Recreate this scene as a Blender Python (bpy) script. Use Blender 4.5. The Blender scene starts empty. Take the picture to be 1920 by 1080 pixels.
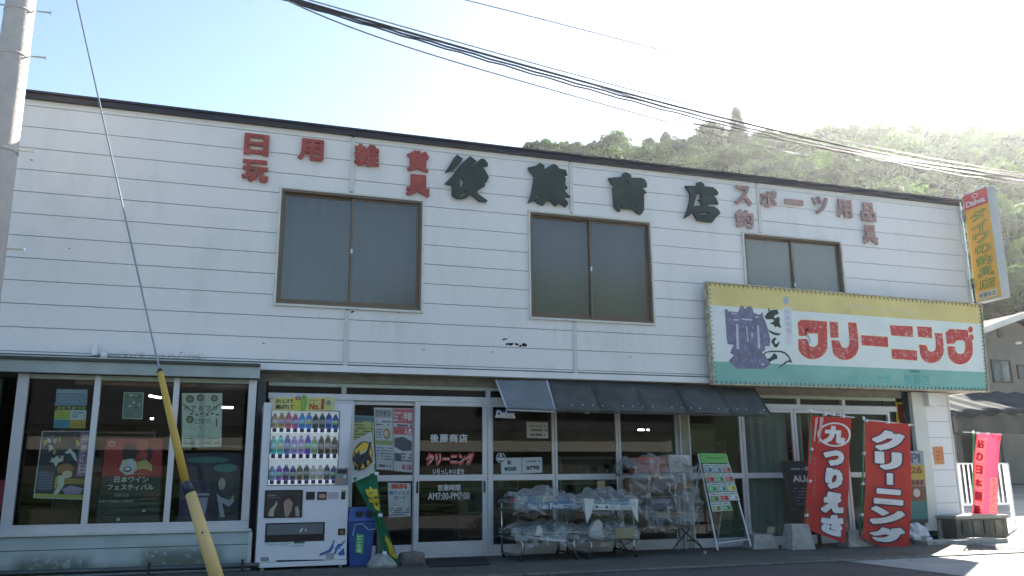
import bpy, math, random
from mathutils import Vector, Matrix
R=math.radians
scene=bpy.context.scene
COL=scene.collection
random.seed(7)
# ---------------------------------------------------------------- camera
FX=1589.64; YAW,PIT,ROL=0.31894,0.222655,-0.0083553
CAM=Vector((0,-11.09,0.98))
def _basis():
    cy,sy=math.cos(YAW),math.sin(YAW);cp,sp=math.cos(PIT),math.sin(PIT);cr,sr=math.cos(ROL),math.sin(ROL)
    f=Vector((sy*cp,cy*cp,sp)); r=Vector((cy,-sy,0)); u=r.cross(f)
    return r*cr+u*sr, -r*sr+u*cr, f
CR,CU,CF=_basis()
cd=bpy.data.cameras.new('camera'); cam=bpy.data.objects.new('camera',cd); COL.objects.link(cam)
cam.matrix_world=Matrix(((CR.x,CU.x,-CF.x,CAM.x),(CR.y,CU.y,-CF.y,CAM.y),(CR.z,CU.z,-CF.z,CAM.z),(0,0,0,1)))
cd.sensor_width=36; cd.lens=36*FX/1920; cd.clip_end=3000; cd.clip_start=0.1
scene.camera=cam
# ---------------------------------------------------------------- light
SUN=Vector((0.690,0.540,0.482)).normalized()
EL=math.asin(SUN.z); AZ=math.atan2(SUN.x,SUN.y)
w=bpy.data.worlds.new('World'); scene.world=w; w.use_nodes=True
nt=w.node_tree; bg=nt.nodes['Background']
sky=nt.nodes.new('ShaderNodeTexSky'); sky.sky_type='NISHITA'; sky.sun_disc=False
sky.sun_elevation=EL; sky.sun_rotation=AZ; sky.air_density=1.0; sky.dust_density=.7; sky.ozone_density=1.0
nt.links.new(sky.outputs[0],bg.inputs[0]); bg.inputs[1].default_value=0.06
sd=bpy.data.lights.new('sun','SUN'); sd.energy=5.0; sd.angle=R(0.5); sd.color=(1,0.93,0.82)
so=bpy.data.objects.new('sun',sd); COL.objects.link(so); so.rotation_euler=SUN.to_track_quat('Z','Y').to_euler()
scene.view_settings.view_transform='Standard'; scene.view_settings.look='None'
scene.view_settings.exposure=2.32; scene.view_settings.gamma=1
try: scene.view_settings.use_curve_mapping=False
except Exception: pass
try:
    scene.cycles.max_bounces=8; scene.cycles.transparent_max_bounces=24; scene.cycles.diffuse_bounces=4
except Exception: pass

HAZE_D=.00019
# ---------------------------------------------------------------- projection helpers (photo pixel -> point on a plane of the place)
def ray(px,py): return CR*((px-960)/FX)-CU*((py-540)/FX)+CF
def U(px,py,Y):
    d=ray(px,py); t=(Y-CAM.y)/d.y; return CAM+d*t
def G(px,py,z=0):
    d=ray(px,py); t=(z-CAM.z)/d.z; return CAM+d*t
# a faint old contrail high in the sky, fixed by its compass direction
_n=ray(1290,-10).cross(ray(960,232)).normalized()
_g=nt.nodes.new('ShaderNodeTexCoord'); _d=nt.nodes.new('ShaderNodeVectorMath'); _d.operation='DOT_PRODUCT'; _d.inputs[1].default_value=_n
nt.links.new(_g.outputs['Generated'],_d.inputs[0])
_a=nt.nodes.new('ShaderNodeMath'); _a.operation='ABSOLUTE'; nt.links.new(_d.outputs['Value'],_a.inputs[0])
_r=nt.nodes.new('ShaderNodeMapRange'); _r.interpolation_type='SMOOTHSTEP'; _r.inputs[1].default_value=.0045; _r.inputs[2].default_value=0.0; nt.links.new(_a.outputs[0],_r.inputs[0])
_z=nt.nodes.new('ShaderNodeTexNoise'); _z.inputs['Scale'].default_value=22; _z.inputs['Detail'].default_value=5; nt.links.new(_g.outputs['Generated'],_z.inputs[0])
_q=nt.nodes.new('ShaderNodeMapRange'); _q.inputs[1].default_value=.42; _q.inputs[2].default_value=.7; nt.links.new(_z.outputs[0],_q.inputs[0])
_m=nt.nodes.new('ShaderNodeMath'); _m.operation='MULTIPLY'; nt.links.new(_r.outputs[0],_m.inputs[0]); nt.links.new(_q.outputs[0],_m.inputs[1])
_m2=nt.nodes.new('ShaderNodeMath'); _m2.operation='MULTIPLY'; nt.links.new(_m.outputs[0],_m2.inputs[0]); _m2.inputs[1].default_value=.35
_x=nt.nodes.new('ShaderNodeMix'); _x.data_type='RGBA'; nt.links.new(_m2.outputs[0],_x.inputs[0]); nt.links.new(sky.outputs[0],_x.inputs[6]); _x.inputs[7].default_value=(6,6.2,6.5,1)
nt.links.new(_x.outputs[2],bg.inputs[0])
# ---------------------------------------------------------------- materials
_mats={}
def mat(name,rgb,rough=.6,metal=0.,var=.12,scale=3.,bump=0.,bscale=60.,spec=.5,emit=0.,stretch=None):
    if name in _mats: return _mats[name]
    m=bpy.data.materials.new(name); m.use_nodes=True; n=m.node_tree; b=n.nodes['Principled BSDF']
    b.inputs['Roughness'].default_value=rough; b.inputs['Metallic'].default_value=metal
    b.inputs['Specular IOR Level'].default_value=spec
    geo=n.nodes.new('ShaderNodeNewGeometry'); mp=n.nodes.new('ShaderNodeMapping')
    n.links.new(geo.outputs['Position'],mp.inputs[0])
    if stretch: mp.inputs['Scale'].default_value=stretch
    nz=n.nodes.new('ShaderNodeTexNoise'); nz.inputs['Scale'].default_value=scale; nz.inputs['Detail'].default_value=5
    n.links.new(mp.outputs[0],nz.inputs[0])
    cr=n.nodes.new('ShaderNodeValToRGB'); cr.color_ramp.elements[0].position=.3; cr.color_ramp.elements[1].position=.72
    cr.color_ramp.elements[0].color=(*[max(0,c*(1-var)) for c in rgb],1); cr.color_ramp.elements[1].color=(*[min(1,c*(1+var)) for c in rgb],1)
    n.links.new(nz.outputs[0],cr.inputs[0]); n.links.new(cr.outputs[0],b.inputs['Base Color'])
    if bump:
        n2=n.nodes.new('ShaderNodeTexNoise'); n2.inputs['Scale'].default_value=bscale; n2.inputs['Detail'].default_value=4
        n.links.new(geo.outputs['Position'],n2.inputs[0])
        bp=n.nodes.new('ShaderNodeBump'); bp.inputs['Strength'].default_value=bump; bp.inputs['Distance'].default_value=.02
        n.links.new(n2.outputs[0],bp.inputs['Height']); n.links.new(bp.outputs[0],b.inputs['Normal'])
    if emit:
        b.inputs['Emission Color'].default_value=(*rgb,1); b.inputs['Emission Strength'].default_value=emit
    _mats[name]=m; return m
def ink(rgb,rough=.55,emit=0.):
    return mat('ink_%d_%d_%d%s'%(*[int(c*99) for c in rgb],'_lit' if emit else ''),rgb,rough,0,.08,6,emit=emit)
def add_stain(m,boxes,col,thr=.55,scale=9.,sz=(1,1,1),amt=.85,z_soft=None):
    """stains with a shape and a place of their own: soft-edged boxes (x0,x1,z0,z1,soft) broken up by noise"""
    n=m.node_tree; b=n.nodes['Principled BSDF']; src=b.inputs['Base Color'].links[0].from_socket
    geo=n.nodes.new('ShaderNodeNewGeometry'); sp=n.nodes.new('ShaderNodeSeparateXYZ'); n.links.new(geo.outputs['Position'],sp.inputs[0])
    def mr(sock,a,c):
        r=n.nodes.new('ShaderNodeMapRange'); r.inputs[1].default_value=a; r.inputs[2].default_value=c; n.links.new(sock,r.inputs[0]); r.interpolation_type='SMOOTHSTEP'; return r.outputs[0]
    def mul(a,c,op='MULTIPLY'):
        q=n.nodes.new('ShaderNodeMath'); q.operation=op; n.links.new(a,q.inputs[0])
        if isinstance(c,float): q.inputs[1].default_value=c
        else: n.links.new(c,q.inputs[1])
        return q.outputs[0]
    tot=None
    for (x0,x1,z0,z1,s) in boxes:
        k=mul(mul(mr(sp.outputs[0],x0-s,x0+s),mr(sp.outputs[0],x1+s,x1-s)),mul(mr(sp.outputs[2],z0-s,z0+s*.2),mr(sp.outputs[2],z1+s,z1-s)))
        tot=k if tot is None else mul(tot,k,'MAXIMUM')
    mp=n.nodes.new('ShaderNodeMapping'); mp.inputs['Scale'].default_value=sz; n.links.new(geo.outputs['Position'],mp.inputs[0])
    nz=n.nodes.new('ShaderNodeTexNoise'); nz.inputs['Scale'].default_value=scale; nz.inputs['Detail'].default_value=8; nz.inputs['Roughness'].default_value=.7
    n.links.new(mp.outputs[0],nz.inputs[0])
    f=mul(mul(mr(nz.outputs[0],thr-.08,thr+.1),tot),amt)
    mx=n.nodes.new('ShaderNodeMix'); mx.data_type='RGBA'; n.links.new(f,mx.inputs[0]); n.links.new(src,mx.inputs[6]); mx.inputs[7].default_value=(*col,1)
    n.links.new(mx.outputs[2],b.inputs['Base Color'])
def glassmat(name,tint=(.9,.95,.93),refl=1.0,rough=.0,opac=0.,ocol=(.1,.1,.1)):
    if name in _mats: return _mats[name]
    m=bpy.data.materials.new(name); m.use_nodes=True; n=m.node_tree
    for x in list(n.nodes): n.nodes.remove(x)
    o=n.nodes.new('ShaderNodeOutputMaterial'); t=n.nodes.new('ShaderNodeBsdfTransparent'); t.inputs[0].default_value=(*tint,1)
    g=n.nodes.new('ShaderNodeBsdfGlossy'); g.inputs['Roughness'].default_value=rough
    f=n.nodes.new('ShaderNodeFresnel'); f.inputs[0].default_value=1.5
    geo=n.nodes.new('ShaderNodeNewGeometry')
    mu=n.nodes.new('ShaderNodeMath'); mu.operation='MULTIPLY'; mu.inputs[1].default_value=refl*1.3; n.links.new(f.outputs[0],mu.inputs[0])
    inv=n.nodes.new('ShaderNodeMath'); inv.operation='SUBTRACT'; inv.inputs[0].default_value=1; n.links.new(geo.outputs['Backfacing'],inv.inputs[1])
    mu2=n.nodes.new('ShaderNodeMath'); mu2.operation='MULTIPLY'; n.links.new(mu.outputs[0],mu2.inputs[0]); n.links.new(inv.outputs[0],mu2.inputs[1]); mu2.use_clamp=True
    d=n.nodes.new('ShaderNodeBsdfDiffuse'); d.inputs[0].default_value=(*ocol,1)
    m0=n.nodes.new('ShaderNodeMixShader'); m0.inputs[0].default_value=opac; n.links.new(t.outputs[0],m0.inputs[1]); n.links.new(d.outputs[0],m0.inputs[2])
    mx=n.nodes.new('ShaderNodeMixShader'); n.links.new(mu2.outputs[0],mx.inputs[0]); n.links.new(m0.outputs[0],mx.inputs[1]); n.links.new(g.outputs[0],mx.inputs[2])
    n.links.new(mx.outputs[0],o.inputs[0]); _mats[name]=m; return m

WHITE=mat('white_siding_paint',(.75,.75,.745),.45,var=.02,scale=.8,stretch=(1,1,.5),bump=.03,bscale=14)
add_stain(WHITE,[(-1.6,-.35,2.40,2.50,.07)],(.10,.12,.09),.48,22,(1,1,.55),.8)
add_stain(WHITE,[(.4,2.4,2.9,3.2,.12),(3.9,5.9,2.9,3.2,.12)],(.40,.40,.37),.56,4,(3,1,.25),.18)
add_stain(WHITE,[(-3,12,2.44,3.3,.3)],(.05,.12,.15),.735,17,(1,1,1),.8)
add_stain(WHITE,[(-3,12,2.3,5.8,.3)],(.56,.58,.57),.55,1.6,(1,1,.35),.35)
GAP=mat('siding_joint_dark',(.10,.17,.20),.8)
TRIM=mat('white_aluminium_trim',(.70,.72,.70),.4,var=.06,scale=5)
CREAM=mat('cream_painted_trim',(.60,.62,.58),.5,var=.1,scale=5)
BRONZE=mat('bronze_aluminium',(.16,.12,.085),.35,.4,.1)
DARKROOF=mat('dark_roof_edge_metal',(.045,.04,.045),.4,.3,.2)
SASH=mat('silver_aluminium_sash',(.60,.61,.63),.35,.25,.06,4)
SASHG=mat('greenish_sash',(.40,.46,.38),.45,.1,.1,4)
BEIGE=mat('beige_weathered_beam',(.22,.21,.165),.6,0,.25,5,stretch=(1,1,3))
STEEL=mat('chromed_steel',(.55,.55,.5),.25,.9,.1)
BLACK=mat('black_rubber',(.02,.02,.02),.6)
CONC=mat('pale_concrete',(.34,.34,.30),.9,0,.25,14,.5,90)
DARK=mat('dark_interior',(.05,.048,.042),.9)
GREENPOLE=mat('green_plastic_pole',(.02,.22,.08),.4)
WHITEPL=mat('white_plastic',(.75,.76,.78),.35,var=.03)
GLASS=glassmat('shop_glass')
# ---------------------------------------------------------------- mesh builder
class MB:
    def __init__(s): s.v=[];s.f=[];s.m=[];s.mats=[];s.cur=0
    def use(s,m):
        if m not in s.mats: s.mats.append(m)
        s.cur=s.mats.index(m); return s
    def add(s,vs,fs):
        o=len(s.v); s.v+=[Vector(x) for x in vs]; s.f+=[tuple(i+o for i in f) for f in fs]; s.m+=[s.cur]*len(fs); return s
    def box(s,x0,x1,y0,y1,z0,z1):
        if x0>x1:x0,x1=x1,x0
        if y0>y1:y0,y1=y1,y0
        if z0>z1:z0,z1=z1,z0
        return s.add([(x0,y0,z0),(x1,y0,z0),(x1,y1,z0),(x0,y1,z0),(x0,y0,z1),(x1,y0,z1),(x1,y1,z1),(x0,y1,z1)],
              [(3,2,1,0),(4,5,6,7),(0,1,5,4),(1,2,6,5),(2,3,7,6),(3,0,4,7)])
    def hexa(s,b,t):
        return s.add(list(b)+list(t),[(3,2,1,0),(4,5,6,7),(0,1,5,4),(1,2,6,5),(2,3,7,6),(3,0,4,7)])
    def quad(s,a,b,c,d): return s.add([a,b,c,d],[(0,1,2,3)])
    def slab(s,a,b,c,d,t):      # a quad with thickness t (Vector)
        t=Vector(t); a,b,c,d=map(Vector,(a,b,c,d)); return s.hexa((a,b,c,d),(a+t,b+t,c+t,d+t))
    def cyl(s,p,q,r,r1=None,n=10,cap=True):
        p=Vector(p);q=Vector(q); r1=r if r1 is None else r1; d=(q-p).normalized(); a=d.orthogonal().normalized(); b=d.cross(a)
        vs=[];
        for i in range(n):
            t=2*math.pi*i/n; e=a*math.cos(t)+b*math.sin(t); vs+= [p+e*r,q+e*r1]
        fs=[(2*i,2*((i+1)%n),2*((i+1)%n)+1,2*i+1) for i in range(n)]
        if cap: fs+=[tuple(2*i for i in range(n))[::-1],tuple(2*i+1 for i in range(n))]
        return s.add(vs,fs)
    def tube(s,pts,r,n=6,rs=None):
        pts=[Vector(p) for p in pts]; m=len(pts); vs=[];fs=[];a=None
        for i,p in enumerate(pts):
            d=(pts[min(i+1,m-1)]-pts[max(i-1,0)]).normalized()
            if a is None: a=d.orthogonal().normalized()
            a=(a-d*a.dot(d)).normalized(); b=d.cross(a); rr=rs[i] if rs else r
            for k in range(n):
                t=2*math.pi*k/n; vs.append(p+(a*math.cos(t)+b*math.sin(t))*rr)
        for i in range(m-1):
            for k in range(n): fs.append((i*n+k,i*n+(k+1)%n,(i+1)*n+(k+1)%n,(i+1)*n+k))
        fs+=[tuple(range(n))[::-1],tuple(range((m-1)*n,m*n))]
        return s.add(vs,fs)
    def lathe(s,c,prof,n=12):   # prof list of (r,z)
        c=Vector(c); vs=[];fs=[]
        for r,z in prof:
            for k in range(n):
                t=2*math.pi*k/n; vs.append(c+Vector((math.cos(t)*r,math.sin(t)*r,z)))
        for i in range(len(prof)-1):
            for k in range(n): fs.append((i*n+k,i*n+(k+1)%n,(i+1)*n+(k+1)%n,(i+1)*n+k))
        fs+=[tuple(range(n))[::-1],tuple(range((len(prof)-1)*n,len(prof)*n))]
        return s.add(vs,fs)
    def lump(s,c,r,n=10,m=7,noise=.12,seed=1):
        rr=random.Random(seed); vs=[];fs=[]
        for i in range(m+1):
            ph=math.pi*i/m
            for k in range(n):
                t=2*math.pi*k/n; q=1+rr.uniform(-noise,noise)
                if i in(0,m): q=1
                vs.append((c[0]+r[0]*q*math.sin(ph)*math.cos(t),c[1]+r[1]*q*math.sin(ph)*math.sin(t),c[2]+r[2]*q*math.cos(ph)))
        for i in range(m):
            for k in range(n): fs.append((i*n+k,(i+1)*n+k,(i+1)*n+(k+1)%n,i*n+(k+1)%n))
        return s.add(vs,fs)
    def grid(s,fn,nu,nv):
        vs=[fn(i/nu,j/nv) for j in range(nv+1) for i in range(nu+1)]
        fs=[(j*(nu+1)+i,j*(nu+1)+i+1,(j+1)*(nu+1)+i+1,(j+1)*(nu+1)+i) for j in range(nv) for i in range(nu)]
        return s.add(vs,fs)
    def build(s,name,m=None,parent=None,smooth=False,bevel=0.,kind=None,label=None,origin=None):
        if m is not None and not s.mats: s.mats=[m]
        off=Vector((0,0,0))
        if parent is not None: off=world(parent)
        elif origin is not None: off=Vector(origin)
        me=bpy.data.meshes.new(name); me.from_pydata([v-off for v in s.v],[],s.f)
        for x in s.mats: me.materials.append(x)
        if len(s.mats)>1: me.polygons.foreach_set('material_index',s.m)
        if smooth: me.polygons.foreach_set('use_smooth',[True]*len(me.polygons))
        me.update()
        o=bpy.data.objects.new(name,me); COL.objects.link(o)
        if parent is not None: o.parent=parent
        elif origin is not None: o.location=off
        if bevel:
            b=o.modifiers.new('bevel','BEVEL'); b.width=bevel; b.segments=2; b.limit_method='ANGLE'
        if kind: o['kind']=kind
        if label: o['label']=label
        return o
def world(o):
    p=Vector((0,0,0))
    while o is not None: p+=o.location; o=o.parent
    return p
def thing(name,label,cat,loc=(0,0,0),group=None):
    o=bpy.data.objects.new(name,None); COL.objects.link(o); o.location=loc; o.empty_display_size=.2
    o['label']=label; o['category']=cat
    if group: o['group']=group
    return o
def tag(o,label,cat,group=None):
    o['label']=label; o['category']=cat
    if group: o['group']=group
    return o
def part(name,parent,loc=None):     # an Empty part would be no shape; parts are meshes, so this is only used for copies
    pass
def copy_tree(o,parent=None):
    c=o.copy(); COL.objects.link(c); c.parent=parent
    for ch in list(o.children): copy_tree(ch,c)
    return c
# ---------------------------------------------------------------- lettering and print
_gl={}
def _fill(kind,txt,shear=0.,res=3):
    """flat filled letters -> raw verts, faces, outline edges"""
    k=(txt,shear)
    if k in _gl: return _gl[k]
    cu=bpy.data.curves.new('t','FONT'); cu.body=txt; cu.shear=shear; cu.resolution_u=res; cu.fill_mode='FRONT'
    ob=bpy.data.objects.new('t',cu); me=bpy.data.meshes.new_from_object(ob)
    vs=[(v.co.x,v.co.y) for v in me.vertices]; fs=[tuple(p.vertices) for p in me.polygons]
    bpy.data.objects.remove(ob); bpy.data.curves.remove(cu); bpy.data.meshes.remove(me)
    _gl[k]=_weld(vs,fs); return _gl[k]
def _weld(vs,fs):
    key={};mp=[];nv=[]
    for x,y in vs:
        q=(round(x,4),round(y,4))
        if q not in key: key[q]=len(nv); nv.append((x,y))
        mp.append(key[q])
    fs=[tuple(mp[i] for i in f) for f in fs]; fs=[f for f in fs if len(set(f))==len(f)]
    cnt={}
    for f in fs:
        for i in range(len(f)):
            e=(f[i],f[(i+1)%len(f)]); kk=(min(e),max(e)); cnt[kk]=cnt.get(kk,0)+1
    return nv,fs,[e for e,c in cnt.items() if c==1]
def _norm(vs):
    x0=min(v[0] for v in vs);x1=max(v[0] for v in vs);y0=min(v[1] for v in vs);y1=max(v[1] for v in vs)
    return x0,y0,max(x1-x0,1e-4),max(y1-y0,1e-4)
def _strokes(vs,es,b):
    out=[]
    for i,j in es:
        p=Vector(vs[i]);q=Vector(vs[j]);d=q-p
        if d.length<1e-5: continue
        d.normalize(); n=Vector((-d.y,d.x))*b; e=d*b*.7
        out.append([tuple(p-e+n),tuple(q+e+n),tuple(q+e-n),tuple(p-e-n)])
    return out
def _solid(vs,fs,es,Y,depth,b,fx):
    mb=MB(); mb.add([fx(x,y,Y-depth) for x,y in vs],fs)
    for k,q in enumerate(_strokes(vs,es,b)):
        dd=depth-.0005-((k*23)%97)*.00006
        mb.hexa([fx(x,y,Y) for x,y in q],[fx(x,y,Y-dd) for x,y in q])
    return mb
def solid_glyph(txt,box,Y,depth,bold=.03):
    """thick cut-out letter filling the photo box (px0,py0,px1,py1) on plane Y"""
    a=U(box[0],box[1],Y); c=U(box[2],box[3],Y); vs,fs,es=_fill(0,txt); x0,y0,w,h=_norm(vs)
    x0-=bold;y0-=bold;w+=2*bold;h+=2*bold
    return _solid(vs,fs,es,Y,depth,bold,lambda x,y,yy:(a.x+(c.x-a.x)*(x-x0)/w,yy,c.z+(a.z-c.z)*(y-y0)/h))
def solid_outline(polys,Y,depth,b=.004):
    """thick cut-out shape from photo outlines (first the shapes, then holes) on plane Y"""
    cu=bpy.data.curves.new('t','CURVE'); cu.dimensions='2D'; cu.fill_mode='FRONT'
    for pl in polys:
        sp=cu.splines.new('POLY'); sp.points.add(len(pl)-1); sp.use_cyclic_u=True
        for i,(px,py) in enumerate(pl):
            q=U(px,py,Y); sp.points[i].co=(q.x,q.z,0,1)
    ob=bpy.data.objects.new('t',cu); me=bpy.data.meshes.new_from_object(ob)
    vs=[(v.co.x,v.co.y) for v in me.vertices]; fs=[tuple(p.vertices) for p in me.polygons]
    bpy.data.objects.remove(ob); bpy.data.curves.remove(cu); bpy.data.meshes.remove(me)
    vs,fs,es=_weld(vs,fs)
    return _solid(vs,fs,es,Y,depth,b,lambda x,y,yy:(x,yy,y))
class Art:
    """flat print on a sheet given by four photo corners TL,TR,BR,BL on plane Y (or 3-D corners)"""
    def __init__(s,tl,tr,br,bl,Y=None,warp=None,N=None):
        if Y is not None: tl,tr,br,bl=[U(p[0],p[1],Y) for p in (tl,tr,br,bl)]
        s.c=[Vector(p) for p in (tl,tr,br,bl)]; s.warp=warp; s.Y=Y
        n=(s.c[1]-s.c[0]).cross(s.c[3]-s.c[0]).normalized()
        if n.dot(CAM-s.c[0])<0: n=-n
        s.n=n; s.mb=MB(); s.L=0
    def P(s,u,v,off=0):
        a,b,c,d=s.c; p=(a*(1-u)+b*u)*(1-v)+(d*(1-u)+c*u)*v
        if s.warp: p=p+s.warp(u,v)
        return p+s.n*off
    def face(s,pts,fs,col,L,emit=0.):
        s.mb.use(col if not isinstance(col,tuple) else ink(col,emit=emit)); s.mb.add([s.P(u,v,.0012*L) for u,v in pts],fs)
    def rect(s,u0,v0,u1,v1,col,L=1):
        s.poly([(u0,v0),(u1,v0),(u1,v1),(u0,v1)],col,L); return s
    def poly(s,pts,col,L=1): s.face(pts,[tuple(range(len(pts)))],col,L); return s
    def ell(s,u,v,ru,rv,col,L=1,n=18,a0=0,a1=360):
        pts=[(u+ru*math.cos(R(a0+(a1-a0)*i/n)),v+rv*math.sin(R(a0+(a1-a0)*i/n))) for i in range(n+(0 if a1-a0==360 else 1))]
        return s.poly(pts,col,L)
    def ring(s,u,v,ru,rv,t,col,L=1,n=28):
        pts=[];
        for i in range(n):
            c,q=math.cos(2*math.pi*i/n),math.sin(2*math.pi*i/n); pts+=[(u+ru*c,v+rv*q),(u+ru*(1-t)*c,v+rv*(1-t)*q)]
        s.face(pts,[(2*i,2*((i+1)%n),2*((i+1)%n)+1,2*i+1) for i in range(n)],col,L); return s
    def text(s,t,u0,v0,u1,v1,col,L=2,bold=0.,shear=0.):
        vs,fs,es=_fill(0,t,shear); x0,y0,w,h=_norm(vs); x0-=bold;y0-=bold;w+=2*bold;h+=2*bold
        T=lambda p:(u0+(u1-u0)*(p[0]-x0)/w, v1-(v1-v0)*(p[1]-y0)/h)
        s.face([T(p) for p in vs],fs,col,L)
        if bold:
            for k,q in enumerate(_strokes(vs,es,bold)): s.face([T(p) for p in q],[(0,1,2,3)],col,L-.06-((k*23)%97)*.009)
        return s
    def vtext(s,t,u0,v0,u1,v1,col,L=2,bold=0.,gap=.12):
        n=len(t);h=(v1-v0)/n
        for i,c in enumerate(t): s.text(c,u0,v0+h*(i+gap/2),u1,v0+h*(i+1-gap/2),col,L,bold)
        return s
    def lines(s,u0,v0,u1,v1,n,col,L=2,seed=0,fill=.5):
        rr=random.Random(seed); h=(v1-v0)/n
        for i in range(n):
            u=u0
            while u<u1:
                wd=rr.uniform(.03,.13)*(u1-u0)+.002; e=min(u+wd,u1)
                if rr.random()<.8: s.rect(u,v0+h*(i+.5-fill/2),e,v0+h*(i+.5+fill/2),col,L)
                u=e+.02*(u1-u0)
        return s
    def block(s,u0,v0,u1,v1,col,L=1,nu=8):
        for i in range(nu): s.rect(u0+(u1-u0)*i/nu,v0,u0+(u1-u0)*(i+1)/nu,v1,col,L)
        return s
    def px(s,pts,col,L=1):      # polygon in photo pixels on the sheet's plane
        q=[U(x,y,s.Y)+s.n*.0012*L for x,y in pts]; s.mb.use(col if not isinstance(col,tuple) else ink(col)); s.mb.add(q,[tuple(range(len(q)))]); return s
    def sheet(s,parent,name='paper',m=None,th=.002,nu=1,nv=1,**k):
        b=MB()
        if nu==1 and nv==1: b.slab(*[p for p in s.c],-s.n*th)
        else:
            b.grid(lambda u,v:s.P(u,v),nu,nv)
        return b.build(name,m,parent,smooth=nu>1,**k)
    def done(s,parent,name='print'):
        return s.mb.build(name,None,parent)
# ================================================================ SETTING: ground, terrain
def sstep(a,b,x):
    t=min(1,max(0,(x-a)/(b-a))); return t*t*(3-2*t)
ASPH=mat('asphalt',(.060,.060,.058),.9,0,.25,1.2,.6,120)
PAVE=mat('concrete_apron',(.072,.074,.060),.85,0,.3,1.6,.5,70)
add_stain(PAVE,[(-3,13,-1,1,.5)],(.06,.065,.06),.52,2.5,(1,2,1),.7)
def cracks(m,scale,w,amt):
    n=m.node_tree; b=n.nodes['Principled BSDF']; src=b.inputs['Base Color'].links[0].from_socket
    geo=n.nodes.new('ShaderNodeNewGeometry'); nz=n.nodes.new('ShaderNodeTexNoise'); nz.inputs['Scale'].default_value=2.5; nz.inputs['Detail'].default_value=6; n.links.new(geo.outputs['Position'],nz.inputs[0])
    ad=n.nodes.new('ShaderNodeVectorMath'); ad.operation='MULTIPLY_ADD'; n.links.new(nz.outputs['Color'],ad.inputs[0]); ad.inputs[1].default_value=(.7,.7,.0); n.links.new(geo.outputs['Position'],ad.inputs[2])
    vo=n.nodes.new('ShaderNodeTexVoronoi'); vo.feature='DISTANCE_TO_EDGE'; vo.inputs['Scale'].default_value=scale; n.links.new(ad.outputs[0],vo.inputs[0])
    r=n.nodes.new('ShaderNodeMapRange'); r.inputs[1].default_value=w; r.inputs[2].default_value=0; r.inputs[4].default_value=amt; n.links.new(vo.outputs['Distance'],r.inputs[0])
    mx=n.nodes.new('ShaderNodeMix'); mx.data_type='RGBA'; n.links.new(r.outputs[0],mx.inputs[0]); n.links.new(src,mx.inputs[6]); mx.inputs[7].default_value=(.012,.012,.01,1)
    n.links.new(mx.outputs[2],b.inputs['Base Color'])
cracks(PAVE,.55,.012,.85); cracks(ASPH,.4,.012,.7)
add_stain(PAVE,[(-3,13,-1,1,.5)],(.13,.13,.115),.6,3.5,(1,3,1),.6)
ROADF=mat('pale_sunlit_road',(.30,.295,.28),.9,0,.18,1.5,.4,60)  # lighter grey for sunlit ground, part of the sunlight is in the colour
def gz(x,y):
    a=.72*sstep(13.5,24,x+.2*y)*sstep(-6,4,y)
    return -.02+a
b=MB()
xs=[-600,-200,-80,-30,-12,-5,0,4,8]+[10+i*.8 for i in range(26)]+[32,36,45,70,120,250,600]
ys=[-600,-200,-80,-40,-20]+[-14+i*1.0 for i in range(30)]+[18,24,34,50,90,160,300,600]
vs=[(x,y,gz(x,y)) for y in ys for x in xs]; nx=len(xs)
b.add(vs,[(j*nx+i,j*nx+i+1,(j+1)*nx+i+1,(j+1)*nx+i) for j in range(len(ys)-1) for i in range(nx-1)])
b.build('road',ASPH,kind='structure',smooth=True)
b=MB(); b.box(-8,10.2,-2.06,.28,-.015,.0); b.build('pavement',PAVE,kind='structure',bevel=.006)
b=MB(); b.box(-8,10.2,-2.13,-2.062,-.015,.002); b.build('pavement_edge',mat('pale_edge_strip',(.15,.15,.135),.9,0,.5,7),kind='structure')
# pale yard surface to the right of the building (a sheet just above the road)
b=MB(); b.grid(lambda u,v:(10.6+u*60,-9+v*60,gz(10.6+u*60,-9+v*60)+.006),75,75); b.build('yard_pavement',ROADF,kind='structure',smooth=True)
b=MB(); b.grid(lambda u,v:(7.2+u*3.4,-9+v*6.9,-.013),6,10); b.build('sunlit_road_patch',ROADF,kind='structure')  # paler sheet where the sun falls, its brightness partly painted
WL=mat('road_paint',(.7,.7,.66),.7,0,.2,9)
b=MB()
for i in range(14):
    x0=12+i*1.5; b.grid(lambda u,v:(x0+u*1.5,1.9+v*.14+(x0+u*1.5-12)*.1,gz(x0+u*1.5,2+(x0+u*1.5-12)*.1)+.011),1,1)
b.build('road_line',WL,kind='structure')

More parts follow.
